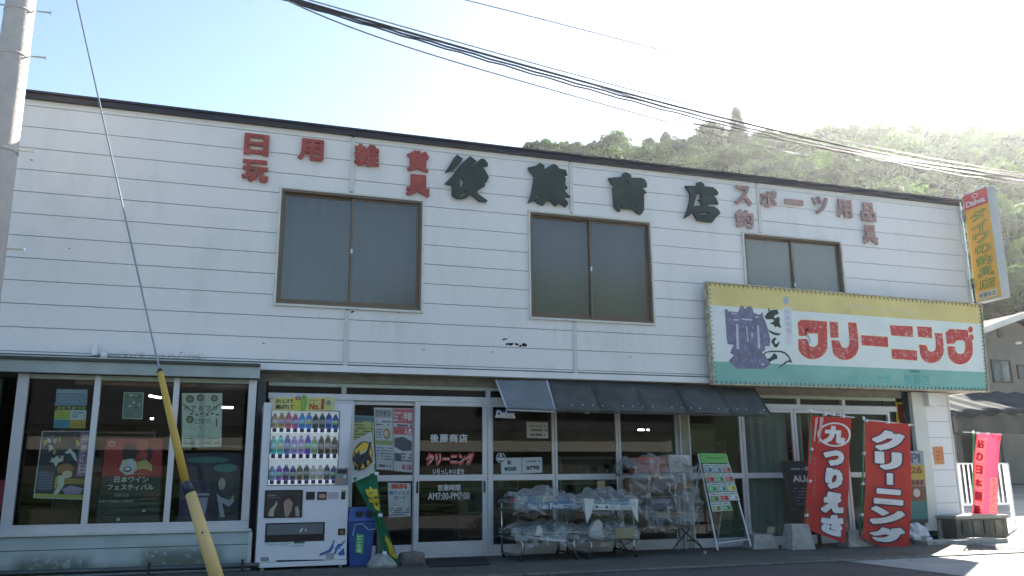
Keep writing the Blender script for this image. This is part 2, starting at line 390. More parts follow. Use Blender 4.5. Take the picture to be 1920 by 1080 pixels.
# ---- wooded hills all round the valley
HD=mat('hill_undergrowth',(.035,.055,.02),.95,0,.5,.12,.8,.8)
def az_px(px):
    d=ray(px,600); return math.atan2(d.x,d.y)
def ridge_el(px):
    pts=[(-900,560),(0,470),(600,400),(950,296),(1130,298),(1260,312),(1400,300),(1560,292),(1700,292),(1920,292),(2400,310),(3200,380)]
    for (a,ya),(c,yc) in zip(pts,pts[1:]):
        if px<=c: 
            y=ya+(yc-ya)*(max(px,a)-a)/(c-a); break
    else: y=380
    d=ray(min(max(px,-900),3200),y); return d.z/math.hypot(d.x,d.y)
A0,A1=az_px(-900),az_px(3200)
def px_of_az(a):
    lo,hi=-900,3200
    for _ in range(24):
        m=(lo+hi)/2
        if az_px(m)<a: lo=m
        else: hi=m
    return lo
RD0,RD1=52.,150.
def hill_h(a,dist):
    a=(a+math.pi)%(2*math.pi)-math.pi
    if A0<=a<=A1: t=ridge_el(px_of_az(a))
    else: 
        e0,e1=ridge_el(-900),ridge_el(3200); t=.2+.05*math.sin(3*a)+.03*math.sin(7*a+1)
        k=min(1,min(abs(a-A0),abs(a-A1))/.4); t=(e0 if abs(a-A0)<abs(a-A1) else e1)*(1-k)+t*k
    u=(dist-RD0)/(RD1-RD0)
    top=t*RD1+.98
    if u<0: return -.3
    if u<=1: return max(0,top*(u**.85))+1.2*math.sin(a*23+dist*.11)*min(u*3,1)*(1-u)
    return top-(dist-RD1)*.25
rings=[RD0-3,RD0,60,70,80,90,100,110,120,130,140,150,165,200,260]
n=220; vs=[];fs=[]
for j,d in enumerate(rings):
    for i in range(n):
        a=2*math.pi*i/n-math.pi; vs.append((CAM.x+math.sin(a)*d,CAM.y+math.cos(a)*d,hill_h(a,d)))
for j in range(len(rings)-1):
    for i in range(n): fs.append((j*n+i,j*n+(i+1)%n,(j+1)*n+(i+1)%n,(j+1)*n+i))
b=MB(); b.add(vs,fs); b.build('hills',HD,kind='structure',smooth=True)

# ---- trees
def leafmat(name,rgb,trans):
    m=bpy.data.materials.new(name); m.use_nodes=True; n=m.node_tree; o=n.nodes['Material Output']; b=n.nodes['Principled BSDF']; b.inputs['Roughness'].default_value=.6
    geo=n.nodes.new('ShaderNodeNewGeometry'); oi=n.nodes.new('ShaderNodeObjectInfo')
    nz=n.nodes.new('ShaderNodeTexNoise'); nz.inputs['Scale'].default_value=.45; n.links.new(geo.outputs['Position'],nz.inputs[0])
    ad=n.nodes.new('ShaderNodeMath'); ad.operation='ADD'; n.links.new(nz.outputs[0],ad.inputs[0])
    ml=n.nodes.new('ShaderNodeMath'); ml.operation='MULTIPLY'; ml.inputs[1].default_value=.5; n.links.new(oi.outputs['Random'],ml.inputs[0]); n.links.new(ml.outputs[0],ad.inputs[1])
    cr=n.nodes.new('ShaderNodeValToRGB'); cr.color_ramp.elements[0].position=.35; cr.color_ramp.elements[1].position=1.
    cr.color_ramp.elements[0].color=(*[c*.42 for c in rgb],1); cr.color_ramp.elements[1].color=(rgb[0]*1.5,rgb[1]*1.4,rgb[2]*1.1,1)
    n.links.new(ad.outputs[0],cr.inputs[0]); n.links.new(cr.outputs[0],b.inputs['Base Color'])
    t=n.nodes.new('ShaderNodeBsdfTranslucent'); n.links.new(cr.outputs[0],t.inputs[0])
    mx=n.nodes.new('ShaderNodeMixShader'); mx.inputs[0].default_value=trans; n.links.new(b.outputs[0],mx.inputs[1]); n.links.new(t.outputs[0],mx.inputs[2]); n.links.new(mx.outputs[0],o.inputs[0])
    return m
LEAF=leafmat('broad_leaves',(.062,.135,.028),.5); LEAFD=leafmat('dark_conifer_leaves',(.03,.07,.026),.3)
BARK=mat('bark',(.10,.08,.06),.9,0,.3,8)
def crown(seed,rx,rz,nl,per,leaf,cz):
    rr=random.Random(seed); b=MB()
    for i in range(nl):
        while True:
            c=Vector((rr.uniform(-1,1),rr.uniform(-1,1),rr.uniform(-.8,1)))
            if .35<c.length<1: break
        c=Vector((c.x*rx*.72,c.y*rx*.72,c.z*rz*.72+cz)); r=rr.uniform(.26,.44)*rx
        for k in range(per):
            d=Vector((rr.gauss(0,1),rr.gauss(0,1),rr.gauss(0.25,1))).normalized()
            p=c+Vector((d.x*r,d.y*r,d.z*r*.75))*rr.uniform(.75,1.08)
            nrm=(d+Vector((rr.uniform(-.7,.7),rr.uniform(-.7,.7),rr.uniform(-.4,.9)))).normalized()
            a=nrm.orthogonal().normalized(); q=nrm.cross(a); t=rr.uniform(0,6.28); a,q=a*math.cos(t)+q*math.sin(t),q*math.cos(t)-a*math.sin(t)
            s=leaf*rr.uniform(.6,1.3); b.add([p-a*s,p+q*s*.5,p+a*s,p-q*s*.5],[(0,1,2,3)])
    return b
def conifer(seed,h,r,leaf,n=1500):
    rr=random.Random(seed); b=MB()
    for k in range(n):
        z=h*(1-rr.random()**.75*.93); rad=r*(1-(z/h))**.7+.12
        tier=.75+.25*math.sin(z*7)
        t=rr.uniform(0,6.28); q=rad*tier*rr.uniform(.55,1.05); p=Vector((math.cos(t)*q,math.sin(t)*q,z-.25*q))
        out=Vector((math.cos(t),math.sin(t),-.35)).normalized(); side=Vector((-math.sin(t),math.cos(t),0)); s=leaf*rr.uniform(.6,1.3)
        b.add([p-side*s*.4,p+out*s,p+side*s*.4,p-out*s*.5],[(0,1,2,3)])
    return b
protos=[]
for sdd in range(5):
    cr_=crown(40+sdd,3.4,2.9+.3*(sdd%3),17,120,.34,3.6); protos.append((cr_,LEAF))
for sdd in range(2):
    protos.append((conifer(70+sdd,9,1.9,.5,1500),LEAFD))
meshes=[]
for b_,m_ in protos:
    o=b_.build('crown',m_); meshes.append(o.data); bpy.data.objects.remove(o)
tb=MB(); tb.cyl((0,0,-1.5),(0,0,3.2),.22,.12,7); o=tb.build('trunk',BARK); TRUNK=o.data; bpy.data.objects.remove(o)
rr=random.Random(11)
def add_tree(x,y,z,k,s,label,name='broadleaf_tree',group='trees covering the hillside',sz=None):
    t=thing(name,label,'tree',(x,y,z),group); t.rotation_euler.z=rr.uniform(0,6.28); t.scale=(s,s,s*(sz or rr.uniform(.85,1.15)))
    c=bpy.data.objects.new('crown',meshes[k]); COL.objects.link(c); c.parent=t
    c=bpy.data.objects.new('trunk',TRUNK); COL.objects.link(c); c.parent=t
    return t
def roofline(px): return 172+ (px-47)*.1185
cnt=0; placed=[]
tries=0
while cnt<270 and tries<9000:
    tries+=1
    px=rr.uniform(985,2010); dist=RD0+4+(RD1-RD0-3)*rr.random()**.8
    a=az_px(px); x=CAM.x+math.sin(a)*dist; y=CAM.y+math.cos(a)*dist; z=hill_h(a,dist)
    v=Vector((x,y,z+4))-CAM; d=v.dot(CF); py=540-FX*v.dot(CU)/d
    if px<1800 and py>roofline(px)+35: continue
    if px>=1800 and py>720: continue
    if any((x-q[0])**2+(y-q[1])**2<11 for q in placed): continue
    placed.append((x,y)); k=rr.randrange(5); s=rr.uniform(.7,1.1)
    if px<1140: s*=.6
    add_tree(x,y,z-.6,k,s,'round-crowned green tree among the many covering the hillside behind the shop','broadleaf_tree'); cnt+=1
def ridge_tree(px,ytop,k,wid,label,name,cat_group=None):
    a=az_px(px); dist=RD1-4; x=CAM.x+math.sin(a)*dist; y=CAM.y+math.cos(a)*dist; z=hill_h(a,dist)-.4
    d=ray(px,ytop); ztop=CAM.z+d.z/math.hypot(d.x,d.y)*dist; h=ztop-z; H=9. if k>4 else 6.6
    t=add_tree(x,y,z,k,1,label,name,cat_group); t.scale=(wid,wid,h/H); del_g=None
    if not cat_group and 'group' in t: del t['group']
    return t
for i_ in range(17):
    px_=1003+i_*8.5+rr.uniform(-3,3); ridge_tree(px_,rr.uniform(260,274),5+rr.randrange(2) if i_%3 else rr.randrange(5),rr.uniform(.45,.75),'small dark tree in the ragged row on the low left end of the ridge','small_tree','small trees on the low end of the ridge')
ridge_tree(1408,196,5,1.35,'tall narrow dark conifer standing alone above the ridge, left of centre of the hill','conifer_tree')
ridge_tree(1786,232,6,.9,'thin dark conifer on the skyline just above the vertical orange sign','conifer_tree')
ridge_tree(1268,243,1,.62,'small round tree poking above the ridge at the left end of the hill','broadleaf_tree')
ridge_tree(1352,228,2,.95,'dark round tree on the skyline just left of the tall narrow conifer','broadleaf_tree')
ridge_tree(1500,238,3,.85,'low wide tree on the skyline right of the tall narrow conifer','broadleaf_tree')
ridge_tree(1598,222,0,1.25,'largest spreading tree on the skyline over the red katakana sports letters','broadleaf_tree')
ridge_tree(1640,236,4,.8,'tree on the skyline touching the right side of the largest spreading tree','broadleaf_tree')
ridge_tree(1705,230,1,.85,'pointed round tree standing apart on the skyline left of a gap in the ridge trees','broadleaf_tree')
ridge_tree(1750,236,2,.85,'loose tree on the skyline with sky showing through its foliage, left of the thin conifer','broadleaf_tree')
ridge_tree(1850,236,3,.95,'broad tree on the skyline above and right of the vertical orange sign','broadleaf_tree')
ridge_tree(1905,238,0,.95,'tree on the skyline cut by the right edge of the picture','broadleaf_tree')

# ================================================================ MAIN BUILDING
X0,X1,ZB,ZT=-6.0,11.975,2.36,5.66     # upper storey: left, right, bottom, top
SY=.23                                 # plane of the shop sashes
shop=thing('shop_building','two-storey general store with white horizontal siding, three brown-framed upstairs windows and glazed shopfront','building',(0,0,0))
JX=[1.37,4.60,7.84]
GZ=[2.49,2.775,3.055,3.335,3.61,3.885,4.16,4.435,4.715,4.995,5.27,5.545]
rows=[(ZB+.10,GZ[0])]+list(zip(GZ,GZ[1:]))+[(GZ[-1],ZT)]
W=[]   # window openings x0,x1,z0,z1
for l,t,r,bt in ((522,362,790,576),(994,401,1220,600),(1397,443,1578,560)):
    a=U(l,(t+bt)/2,0); c=U(r,(t+bt)/2,0); m=U((l+r)/2,t,0); k=U((l+r)/2,bt,0)
    W.append([a.x,c.x,k.z,m.z])
W[0][2:]=[3.22,4.77];W[1][2:]=[3.22,4.77];W[2][2:]=[3.22,4.745]
bays=[X0]+JX+[X1]
for bi,(bx0,bx1) in enumerate(zip(bays,bays[1:])):
    for (z0,z1) in rows:
        segs=[(bx0+.02,bx1-.02)]
        cuts=[]
        for wx0,wx1,wz0,wz1 in W:
            ns=[]
            for s0,s1 in segs:
                if z0>=wz1-.02 or z1<=wz0+.02 or wx1<=s0 or wx0>=s1: ns.append((s0,s1)); continue
                # whole board beside the window; slivers above and below
                if wx0-s0>.03: ns.append((s0,wx0))
                if s1-wx1>.03: ns.append((wx1,s1))
                lo,hi=max(s0,wx0),min(s1,wx1)
                if z1>wz1+.02: cuts.append((lo,hi,wz1,z1-.005))
                if z0<wz0-.02: cuts.append((lo,hi,z0+.005,wz0))
            segs=ns
        for s0,s1 in segs:
            MB().box(s0,s1,0,.018,z0+.0045,z1-.0045).build('siding_board',WHITE,shop)
        for c0,c1,zz0,zz1 in cuts: MB().box(c0,c1,0,.018,zz0,zz1).build('siding_board',WHITE,shop)
# backing wall with real openings
b=MB(); xsn=[X0]+[v for w_ in W for v in (w_[0],w_[1])]+[X1]
for i in range(0,len(xsn),2): b.box(xsn[i],xsn[i+1],.018,.12,ZB,ZT)
for w_ in W: b.box(w_[0],w_[1],.018,.12,ZB,w_[2]); b.box(w_[0],w_[1],.018,.12,w_[3],ZT)
b.build('wall_backing',GAP,shop)
b=MB(); b.box(X1-.1,X1,.12,7.5,ZB,ZT); b.box(X0,X0+.1,.12,7.5,0,ZT); b.box(X0,X1,7.5,7.6,0,ZT); b.box(11.30,11.42,.5,7.5,0,ZB-.02); b.build('side_and_rear_wall',WHITE,shop)
b=MB(); b.box(X0-.05,X1+.04,-.045,7.65,ZT+.0,ZT+.05); b.build('flat_roof',DARKROOF,shop)
b=MB(); b.box(X0-.05,X1+.04,-.055,.0,ZT-.035,ZT+.06); b.box(X0-.05,X1+.05,-.075,-.055,ZT+.035,ZT+.065); b.build('roof_edge_flashing',DARKROOF,shop)
b=MB(); b.box(X0,X1,-.022,0.,ZB,ZB+.085); b.box(X0,X1,-.03,-.022,ZB,ZB+.012); b.build('bottom_trim',WHITE,shop)
for x in JX:
    for z0,z1 in ([(ZB+.086,W[0][2]-.045),(W[0][3]+.05,ZT-.057)] if x==JX[0] else [(ZB+.086,W[1][2]-.045),(4.77+.05,ZT-.057)] if x==JX[1] else [(4.745+.05,ZT-.057),(ZB+.086,3.1)]):
        MB().box(x-.028,x+.028,-.02,.0,z0,z1).build('joint_cover',CREAM,shop)
MB().box(X1-.05,X1+.012,-.018,.0,ZB,ZT-.057).build('corner_trim',CREAM,shop)
b=MB(); b.box(X0,X1-.1,.0,.24,ZB-.012,ZB-.002); b.build('soffit',BEIGE,shop)
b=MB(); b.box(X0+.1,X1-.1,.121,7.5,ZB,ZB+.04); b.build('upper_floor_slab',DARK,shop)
# upstairs windows
FROST=mat('frosted_pane_grey',(.082,.098,.094),.17,0,.38,.8,spec=.7,bump=.04,bscale=3,stretch=(1,1,.8))
FROST2=mat('frosted_pane_lighter',(.20,.215,.20),.22,0,.2,.9,spec=.6)
FROST3=mat('frosted_pane_greenish',(.13,.155,.14),.2,0,.25,.9,spec=.6)
UPGL=glassmat('upstairs_glass',(.82,.86,.84),1.9,.12,.16,(.18,.19,.18))
UPGL2=glassmat('veiled_upstairs_glass',(.85,.90,.86),1.6,.12,.42,(.36,.37,.34))  # right window only: milky glare veil put into the glass colour
CURT=[mat('grey_green_net_curtain',(.21,.205,.19),.9,0,.12,.8),mat('veiled_pale_curtain',(.46,.47,.43),.9,0,.08,1.2,stretch=(3,1,.5)),mat('veiled_sage_curtain',(.36,.41,.37),.9,0,.08,1.2,stretch=(3,1,.5))]  # last two are lightened to carry the same glare veil
for i,(wx0,wx1,wz0,wz1) in enumerate(W):
    xm=(wx0+wx1)/2
    for k,(xa_,xb_) in enumerate(((wx0-.05,xm+.01),(xm-.01,wx1+.05))):
        b=MB(); ph=i*2+k; b.grid(lambda u,v:Vector((xa_+(xb_-xa_)*u,.19+k*.012+.004*math.sin(u*(xb_-xa_)*42+ph+1.2*math.sin(u*9+ph))+.002*math.sin(v*5),wz0-.1+(wz1-wz0+.2)*v)),90,4)
        b.build('net_curtain',CURT[0] if i<2 else CURT[1 if k else 2],shop,smooth=True)
    fr=MB(); t=.03
    e=.03; fr.box(wx0-e,wx0,-.035,.018,wz0-e,wz1+e).box(wx1,wx1+e,-.035,.018,wz0-e,wz1+e).box(wx0,wx1,-.035,.018,wz1,wz1+e).box(wx0,wx1,-.035,.018,wz0-e,wz0)
    win=fr.build('window',CREAM,shop,bevel=.004)
    br=MB(); br.box(wx0,wx0+t,-.02,.1,wz0,wz1).box(wx1-t,wx1,-.02,.1,wz0,wz1).box(wx0+t,wx1-t,-.02,.1,wz1-t,wz1).box(wx0+t,wx1-t,-.025,.1,wz0,wz0+t); br.build('window_frame',BRONZE,win)
    xm=(wx0+wx1)/2
    for k,(a,c,yy) in enumerate(((wx0+t,xm+.02,.055),(xm-.02,wx1-t,.025))):
        s=MB(); q=.032; z0,z1=wz0+t,wz1-t
        s.box(a,a+q,yy,yy+.024,z0,z1).box(c-q,c,yy,yy+.024,z0,z1).box(a+q,c-q,yy,yy+.024,z1-q,z1).box(a+q,c-q,yy,yy+.024,z0,z0+q*1.6); s.build('sliding_sash',BRONZE,win)
        MB().box(a+q,c-q,yy+.009,yy+.014,z0+q*1.6,z1-q).build('pane',UPGL2 if i==2 else UPGL,win)
    MB().box(xm-.012,xm+.012,.018,.0249,(wz0+wz1)/2-.03,(wz0+wz1)/2+.03).build('window_latch',TRIM,win)

# ---- shopfront: head beam, transom lights, mullions, rails, doors
def xat(px,py=850,Y=SY): return U(px,py,Y).x
ZH,ZTR1,ZTR0,ZM1,ZM0=2.24,2.10,2.02,1.055,.975    # head, transom rail top/bottom, mid rail top/bottom
XL=xat(497); XR=xat(1680,760)
MB().box(XL-.16,XR+.1,.20,.30,ZH,ZB-.013).build('head_beam',BEIGE,shop)
MB().box(xat(482,760),xat(497,760),.2,.3,0,ZH).build('side_pilaster',mat('grey_pilaster',(.13,.14,.14),.7,0,.2),shop)
sf=MB()
sf.box(XL,XR,SY-.01,SY+.05,ZTR0,ZTR1); sf.build('transom_rail',SASH,shop,bevel=.004)
MB().box(XL,XR,SY,SY+.04,ZH-.05,ZH-.002).build('head_rail',SASHG,shop)
MB().box(XL,XR,SY-.02,SY+.07,-.005,.035).build('sill_track',SASH,shop)
for px in (645,915,1040,1160,1280,1395,1494,1578):
    x=xat(px,728); 
    if px in (1160,1280): continue
    MB().box(x-.03,x+.03,SY-.016,SY+.05,ZTR1+.001,ZH-.051).build('transom_mullion',SASHG if px==645 else SASH,shop)
MB().box(XL,xat(1675),SY+.02,SY+.026,ZTR1,ZH-.05).build('transom_pane',GLASS,shop)
def sashpanel(pa,pb,name='glazed_panel',stile=.05,bottom=.13,mid=True,yy=SY,bc=None,rail=None):
    x0,x1=xat(pa),xat(pb); b=MB(); z0=.036;z1=ZTR0-.001
    b.box(x0,x0+stile,yy,yy+.035,z0,z1).box(x1-stile,x1,yy,yy+.035,z0,z1).box(x0+stile,x1-stile,yy,yy+.035,z1-.05,z1).box(x0+stile,x1-stile,yy,yy+.035,z0,z0+bottom)
    if mid: b.box(x0+stile,x1-stile,yy-.003,yy+.035,ZM0,ZM1)
    o=b.build(name,SASH,shop,bevel=.003)
    MB().box(x0+stile,x1-stile,yy+.015,yy+.02,z0+bottom,(ZM0 if mid else z1-.05)).build('pane',GLASS,o)
    if mid: MB().box(x0+stile,x1-stile,yy+.015,yy+.02,ZM1,z1-.05).build('pane',GLASS,o)
    return o
p=sashpanel(500,660)
door2=sashpanel(656,783,'sliding_door',.05,yy=SY+.045)
door=sashpanel(777,914,'sliding_door',.07,bottom=.16,yy=SY-.005)
for d_,px in ((door,782),(door,908)):
    x=xat(px,925,SY); MB().box(x-.012,x+.012,SY-.02,SY-.004,.82,.97).build('recessed_pull',BLACK,d_,bevel=.003)
for i in range(3): 
    x=xat(878+7*i,896); MB().cyl((x,SY-.011,1.012),(x,SY-.005,1.012),.006,n=6).build('rail_screw',BLACK,door)
MB().box(xat(914)+.002,xat(920)-.002,SY-.03,SY+.06,.036,ZTR0-.001).build('door_jamb',SASH,shop)
for a,c in ((920,1040),(1041,1160),(1161,1272)): sashpanel(a,c,stile=.035,bottom=.1)
# clad post between the sashes
PST=mat('grey_green_cladding',(.27,.29,.235),.6,0,.15,5); x0,x1=xat(1272),xat(1291)
b=MB()
for k in range(7): b.box(x0+.018,x1-.018,.16,.26,.01+k*.31,.01+k*.31+.303)
post=b.build('clad_post',PST,shop)
b=MB(); b.box(x0,x0+.018,.15,.27,0,ZH); b.box(x1-.018,x1,.15,.27,0,ZH); b.build('post_edge_trim',SASH,post)
for a,c in ((1291,1394),(1395,1493),(1494,1586),(1587,1676)): sashpanel(a,c,stile=.045,bottom=.09)
# right end: recess wall, white standing board, clad end pier
xa,xb=xat(1742,850),xat(1785,850)
b=MB()
for k in range(8):
    z0=.30+k*.262; b.box(xa,xb,.20,.22,z0,min(z0+.256,ZB-.02))
pier=b.build('end_pier_siding',WHITE,shop)
MB().box(xa-.3,xb+.02,.221,.5,0,ZB-.02).build('end_pier_core',GAP,shop)
MB().box(xb,xb+.03,.19,.5,.02,ZB-.02).build('pier_corner_trim',CREAM,shop)
MB().box(xa-.02,xb+.03,.17,.2205,0.,.29).build('pier_footing',CONC,shop)
xw0,xw1=xat(1719,850,.10),xat(1744,850,.10)
MB().box(xw0,xw1,.08,.16,.14,ZB-.03).build('white_corner_column',mat('cream_column',(.62,.62,.56),.5,0,.08,3),shop,bevel=.005)
MB().box(xat(1676,760)+.001,xw0,.45,.5,.0,ZB-.02).build('recess_wall',mat('recess_board',(.15,.15,.11),.8,0,.3),shop)
MB().box(xw1-.02,xw1+.14,-.02,.15,ZB-.26,ZB-.06).build('pipe_box',TRIM,shop)
# interior shell
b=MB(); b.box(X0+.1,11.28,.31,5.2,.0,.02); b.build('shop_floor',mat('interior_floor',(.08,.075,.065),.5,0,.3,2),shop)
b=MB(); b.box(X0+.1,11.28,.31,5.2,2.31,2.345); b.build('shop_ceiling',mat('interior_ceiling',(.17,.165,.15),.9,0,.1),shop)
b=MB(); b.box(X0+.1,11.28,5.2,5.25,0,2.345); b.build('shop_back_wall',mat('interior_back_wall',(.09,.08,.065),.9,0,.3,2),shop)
# lit tubes inside
TUBE=ink((1,.98,.92),emit=3.)
for i,(px,py,Y,l,an) in enumerate(((254,758,1.6,.07,0),(291,744,1.2,.06,2.2),(423,764,1.6,.10,0),(1202,806,3.4,.06,0),(1215,806,3.4,.02,0),(285,785,2,.02,0))):
    if l==0: continue
    q=U(px,py,Y); z=q.z
    o=MB().cyl((q.x-l,Y-an*l,z),(q.x+l,Y+an*l,z),.014,n=8).build('lamp_tube',TUBE,shop)
# ---------------------------------------------------------------- left display bay
bay=thing('display_bay','projecting display bay with three tall panes, mossy pale lower panel and galvanised canopy','bay window',(-1.2,-.4,0))
BY=-.40; bx0=-2.21; bx1=.235; bz0,bz1=.545,2.185
GALV=mat('galvanised_fascia',(.36,.41,.40),.5,.1,.16,3,bump=.1,bscale=20)
PANEL=mat('pale_green_panel',(.42,.50,.49),.6,0,.1,3,bump=.1,bscale=25)
add_stain(PANEL,[(-2.1,-1.35,.08,.20,.1)],(.07,.10,.065),.42,12,(1,1,1),.8)
add_stain(PANEL,[(-.85,.0,.08,.26,.1)],(.075,.105,.07),.38,13,(1,1,1),.85)
add_stain(PANEL,[(-2.6,.4,.04,.1,.08)],(.09,.12,.085),.40,9,(1,1,1),.8)
MB().box(-6,.28,-.53,-.50,2.19,2.325).build('canopy_fascia',GALV,bay)
MB().box(-6,.29,-.50,-.001,2.335,2.35).build('canopy_top',DARKROOF,bay)
MB().box(-6,.30,-.56,-.5,2.326,2.362).build('gutter',mat('dark_gutter',(.05,.06,.055),.5,0,.2),bay,bevel=.006)
b=MB(); b.slab((-6,-.55,2.364),(.28,-.55,2.364),(.28,-.032,2.43),(-6,-.032,2.43),(0,0,.012)); b.build('canopy_flashing',mat('cream_flashing',(.55,.56,.50),.5,0,.15),bay)
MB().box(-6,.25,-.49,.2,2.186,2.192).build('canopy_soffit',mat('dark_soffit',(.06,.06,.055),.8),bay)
MB().box(.28,.30,-.53,0,2.19,2.36).build('canopy_end',GALV,bay)
for x0,x1 in ((bx0-.07,bx0+.04),(xat(171,850,BY)-.035,xat(171,850,BY)+.03),(xat(322,850,BY)-.035,xat(322,850,BY)+.03),(bx1-.05,bx1+.04)):
    MB().box(x0,x1,BY-.02,BY+.05,bz0+.001,bz1).build('bay_post',SASH,bay,bevel=.004)
MB().box(bx0-.07,bx1+.04,BY-.03,BY+.06,.455,bz0).build('bay_bottom_rail',SASH,bay,bevel=.004)
MB().box(bx0,bx1,BY,BY+.05,bz1-.05,bz1).build('bay_head_rail',SASHG,bay)
edges=[bx0+.04,xat(171,850,BY),xat(322,850,BY),bx1-.05]
for a,c in zip(edges,edges[1:]): MB().box(a+.032,c-.036,BY+.02,BY+.026,bz0,bz1-.05).build('pane',GLASS,bay)
MB().box(-3.4,bx1+.07,BY-.07,BY+.06,.425,.455).build('bay_sill',CREAM,bay,bevel=.004)
MB().box(-3.4,bx1+.045,BY-.04,BY+.0,.285,.42).build('upper_panel',PANEL,bay)
MB().box(-3.4,bx1+.045,BY-.04,BY+.0,.0,.277).build('lower_panel',PANEL,bay)
MB().box(bx1+.045,bx1+.085,BY-.05,.19,.0,.42).build('bay_corner_trim',CREAM,bay)
MB().box(-3.4,bx1+.04,BY+.001,BY+.02,0,.42).build('panel_backing',GAP,bay)
MB().box(bx1,bx1+.04,BY+.06,.2,.46,bz1).build('bay_side_wall',mat('bay_side',(.30,.33,.32),.7),bay)
MB().box(-3.4,bx1,BY+.06,.3,.42,.45).build('display_shelf',mat('display_floor',(.11,.08,.06),.7,0,.3),bay)
MB().box(bx0-.07,bx0-.02,BY+.05,.2,.45,bz1).build('bay_side_glass',GLASS,bay)
q0=U(143,712,-.30);q1=U(372,724,-.30)
MB().box(q0.x,q1.x,-.34,-.29,q0.z-.055,q0.z+.045).build('wooden_blind_box',mat('red_brown_wood',(.22,.075,.035),.5,0,.15,4,stretch=(1,8,8)),bay)
# pipe along the foot
kp=MB(); a_=U(-60,1074,-.62); c_=U(474,1063,-.62)
kp.tube([(-4,-.62,.07),(a_.x,-.62,.07),(.34,-.62,.062),(.40,-.60,.058)],.03,10)
foot=kp.build('foot_pipe',mat('dark_steel_pipe',(.09,.10,.10),.4,.5,.2),smooth=True); tag(foot,'dark horizontal guard pipe running along the foot of the display bay','pipe')
for x in (U(280,1060,-.62).x,U(455,1050,-.62).x): MB().box(x-.014,x+.014,-.655,-.59,.0,.13).build('pipe_bracket',BLACK,foot)
# things in the bay window (neighbours of the posters): brown chest, laptop-like panel
o=MB().box(U(60,960,-.1).x,U(150,960,-.1).x,-.15,.15,.45,.70).build('storage_chest',mat('brown_leatherette',(.10,.035,.02),.5)); tag(o,'low reddish brown chest inside the left pane of the display bay','chest')
# wall vent fittings above canopy
o=MB().box(U(176,640,0).x,U(186,640,0).x,-.10,0,2.46,2.60).build('wall_bracket',WHITEPL,shop,bevel=.01)
MB().lathe((U(197,655,0).x,-.06,2.44),[(.035,0),(.04,.03),(.03,.06)],10).build('vent_cap',WHITEPL,shop,smooth=True)
# neighbour at far left
nb=thing('neighbour_wall','white clapboard wall of the neighbouring house at the far left edge behind the display bay','house',(-3.5,.1,0))
b=MB()
for k in range(12): b.box(-6,-2.95,.30,.33,.1+k*.17,.1+k*.17+.162)
b.build('clapboard',WHITE,nb)
MB().box(-6,-2.6,.331,.40,0,2.2).build('wall_core',GAP,nb)
q=U(0,930,.1); q2=U(12,900,.1)
o=MB().box(-5,q2.x,.05,.12,q.z-.16,q2.z).build('red_bench',mat('dark_red_cover',(.20,.02,.035),.6)); tag(o,'dark red cushioned bench by the white clapboard wall at the far left edge','bench')
MB().box(-5,q2.x-.05,.07,.11,.0,q.z-.16).build('leg_panel',BLACK,o)

# ---- air: pale haze filling the valley
hz=MB().box(-290,290,-290,290,-2.5,95); hzo=hz.build('haze'); hzo['kind']='stuff'
hm=bpy.data.materials.new('valley_haze'); hm.use_nodes=True; hn=hm.node_tree
for x_ in list(hn.nodes): hn.nodes.remove(x_)
ho=hn.nodes.new('ShaderNodeOutputMaterial'); hv=hn.nodes.new('ShaderNodeVolumePrincipled'); hv.inputs['Density'].default_value=HAZE_D; hv.inputs['Color'].default_value=(.92,.96,1,1); hv.inputs['Anisotropy'].default_value=.75
hn.links.new(hv.outputs[0],ho.inputs['Volume']); hzo.data.materials.append(hm)
# unseen street, made paler than asphalt to bounce sunlight onto the facade
b=MB(); b.grid(lambda u,v:(-70+u*140,-13.2+v*7.7,-.013),40,10); b.build('near_bounce_street',mat('near_bounce_asphalt',(.13,.128,.12),.9,0,.2,1.2,.4,60),kind='structure')
b=MB(); b.grid(lambda u,v:(-70+u*140,-32.5+v*19.2,-.013),40,10); b.build('bounce_street',mat('bounce_street_pale',(.40,.385,.35),.9,0,.12,1.2,.4,60),kind='structure')

# chipped paint spots on the siding
rr=random.Random(31); b=MB()
for (cx_,cy_,n_,sp_) in ((130,466,1,0),(27,626,1,0),(663,585,3,6),(748,585,1,0),(784,586,3,5),(340,661,1,0),(958,645,9,14),(978,647,9,10),(946,636,3,8),(1185,669,2,3),(795,656,1,0),(924,660,1,0),(494,644,2,4),(1120,560,1,0),(60,300,1,0)):
    for k in range(n_):
        q=U(cx_+rr.uniform(-sp_,sp_),cy_+rr.uniform(-sp_,sp_)*.18,-.0015); r0=rr.uniform(.006,.02)*(1.5 if n_==9 else 1)
        b.add([(q.x+math.cos(t*1.05)*r0*rr.uniform(.5,1.3),-.0015,q.z+math.sin(t*1.05)*r0*rr.uniform(.4,.9)) for t in range(6)],[tuple(range(6))])
b.build('paint_chips',mat('bare_dark_metal',(.03,.045,.045),.8),shop,kind='stuff')
# hedge across the street, behind the camera, mirrored in the lower panes
b=crown(91,1.0,.55,40,150,.07,.6)
for i_ in range(len(b.v)): b.v[i_]=Vector((b.v[i_].x*16+5,b.v[i_].y*.6-13.6,b.v[i_].z))
hg=b.build('hedge',LEAFD,origin=(5,-13.6,0)); tag(hg,'long dark hedge across the street, mirrored low in the shop panes','hedge')
MB().box(-11,21,-13.9,-13.3,0,.95).build('inner_mass',mat('hedge_inside',(.02,.035,.015),.9),hg)
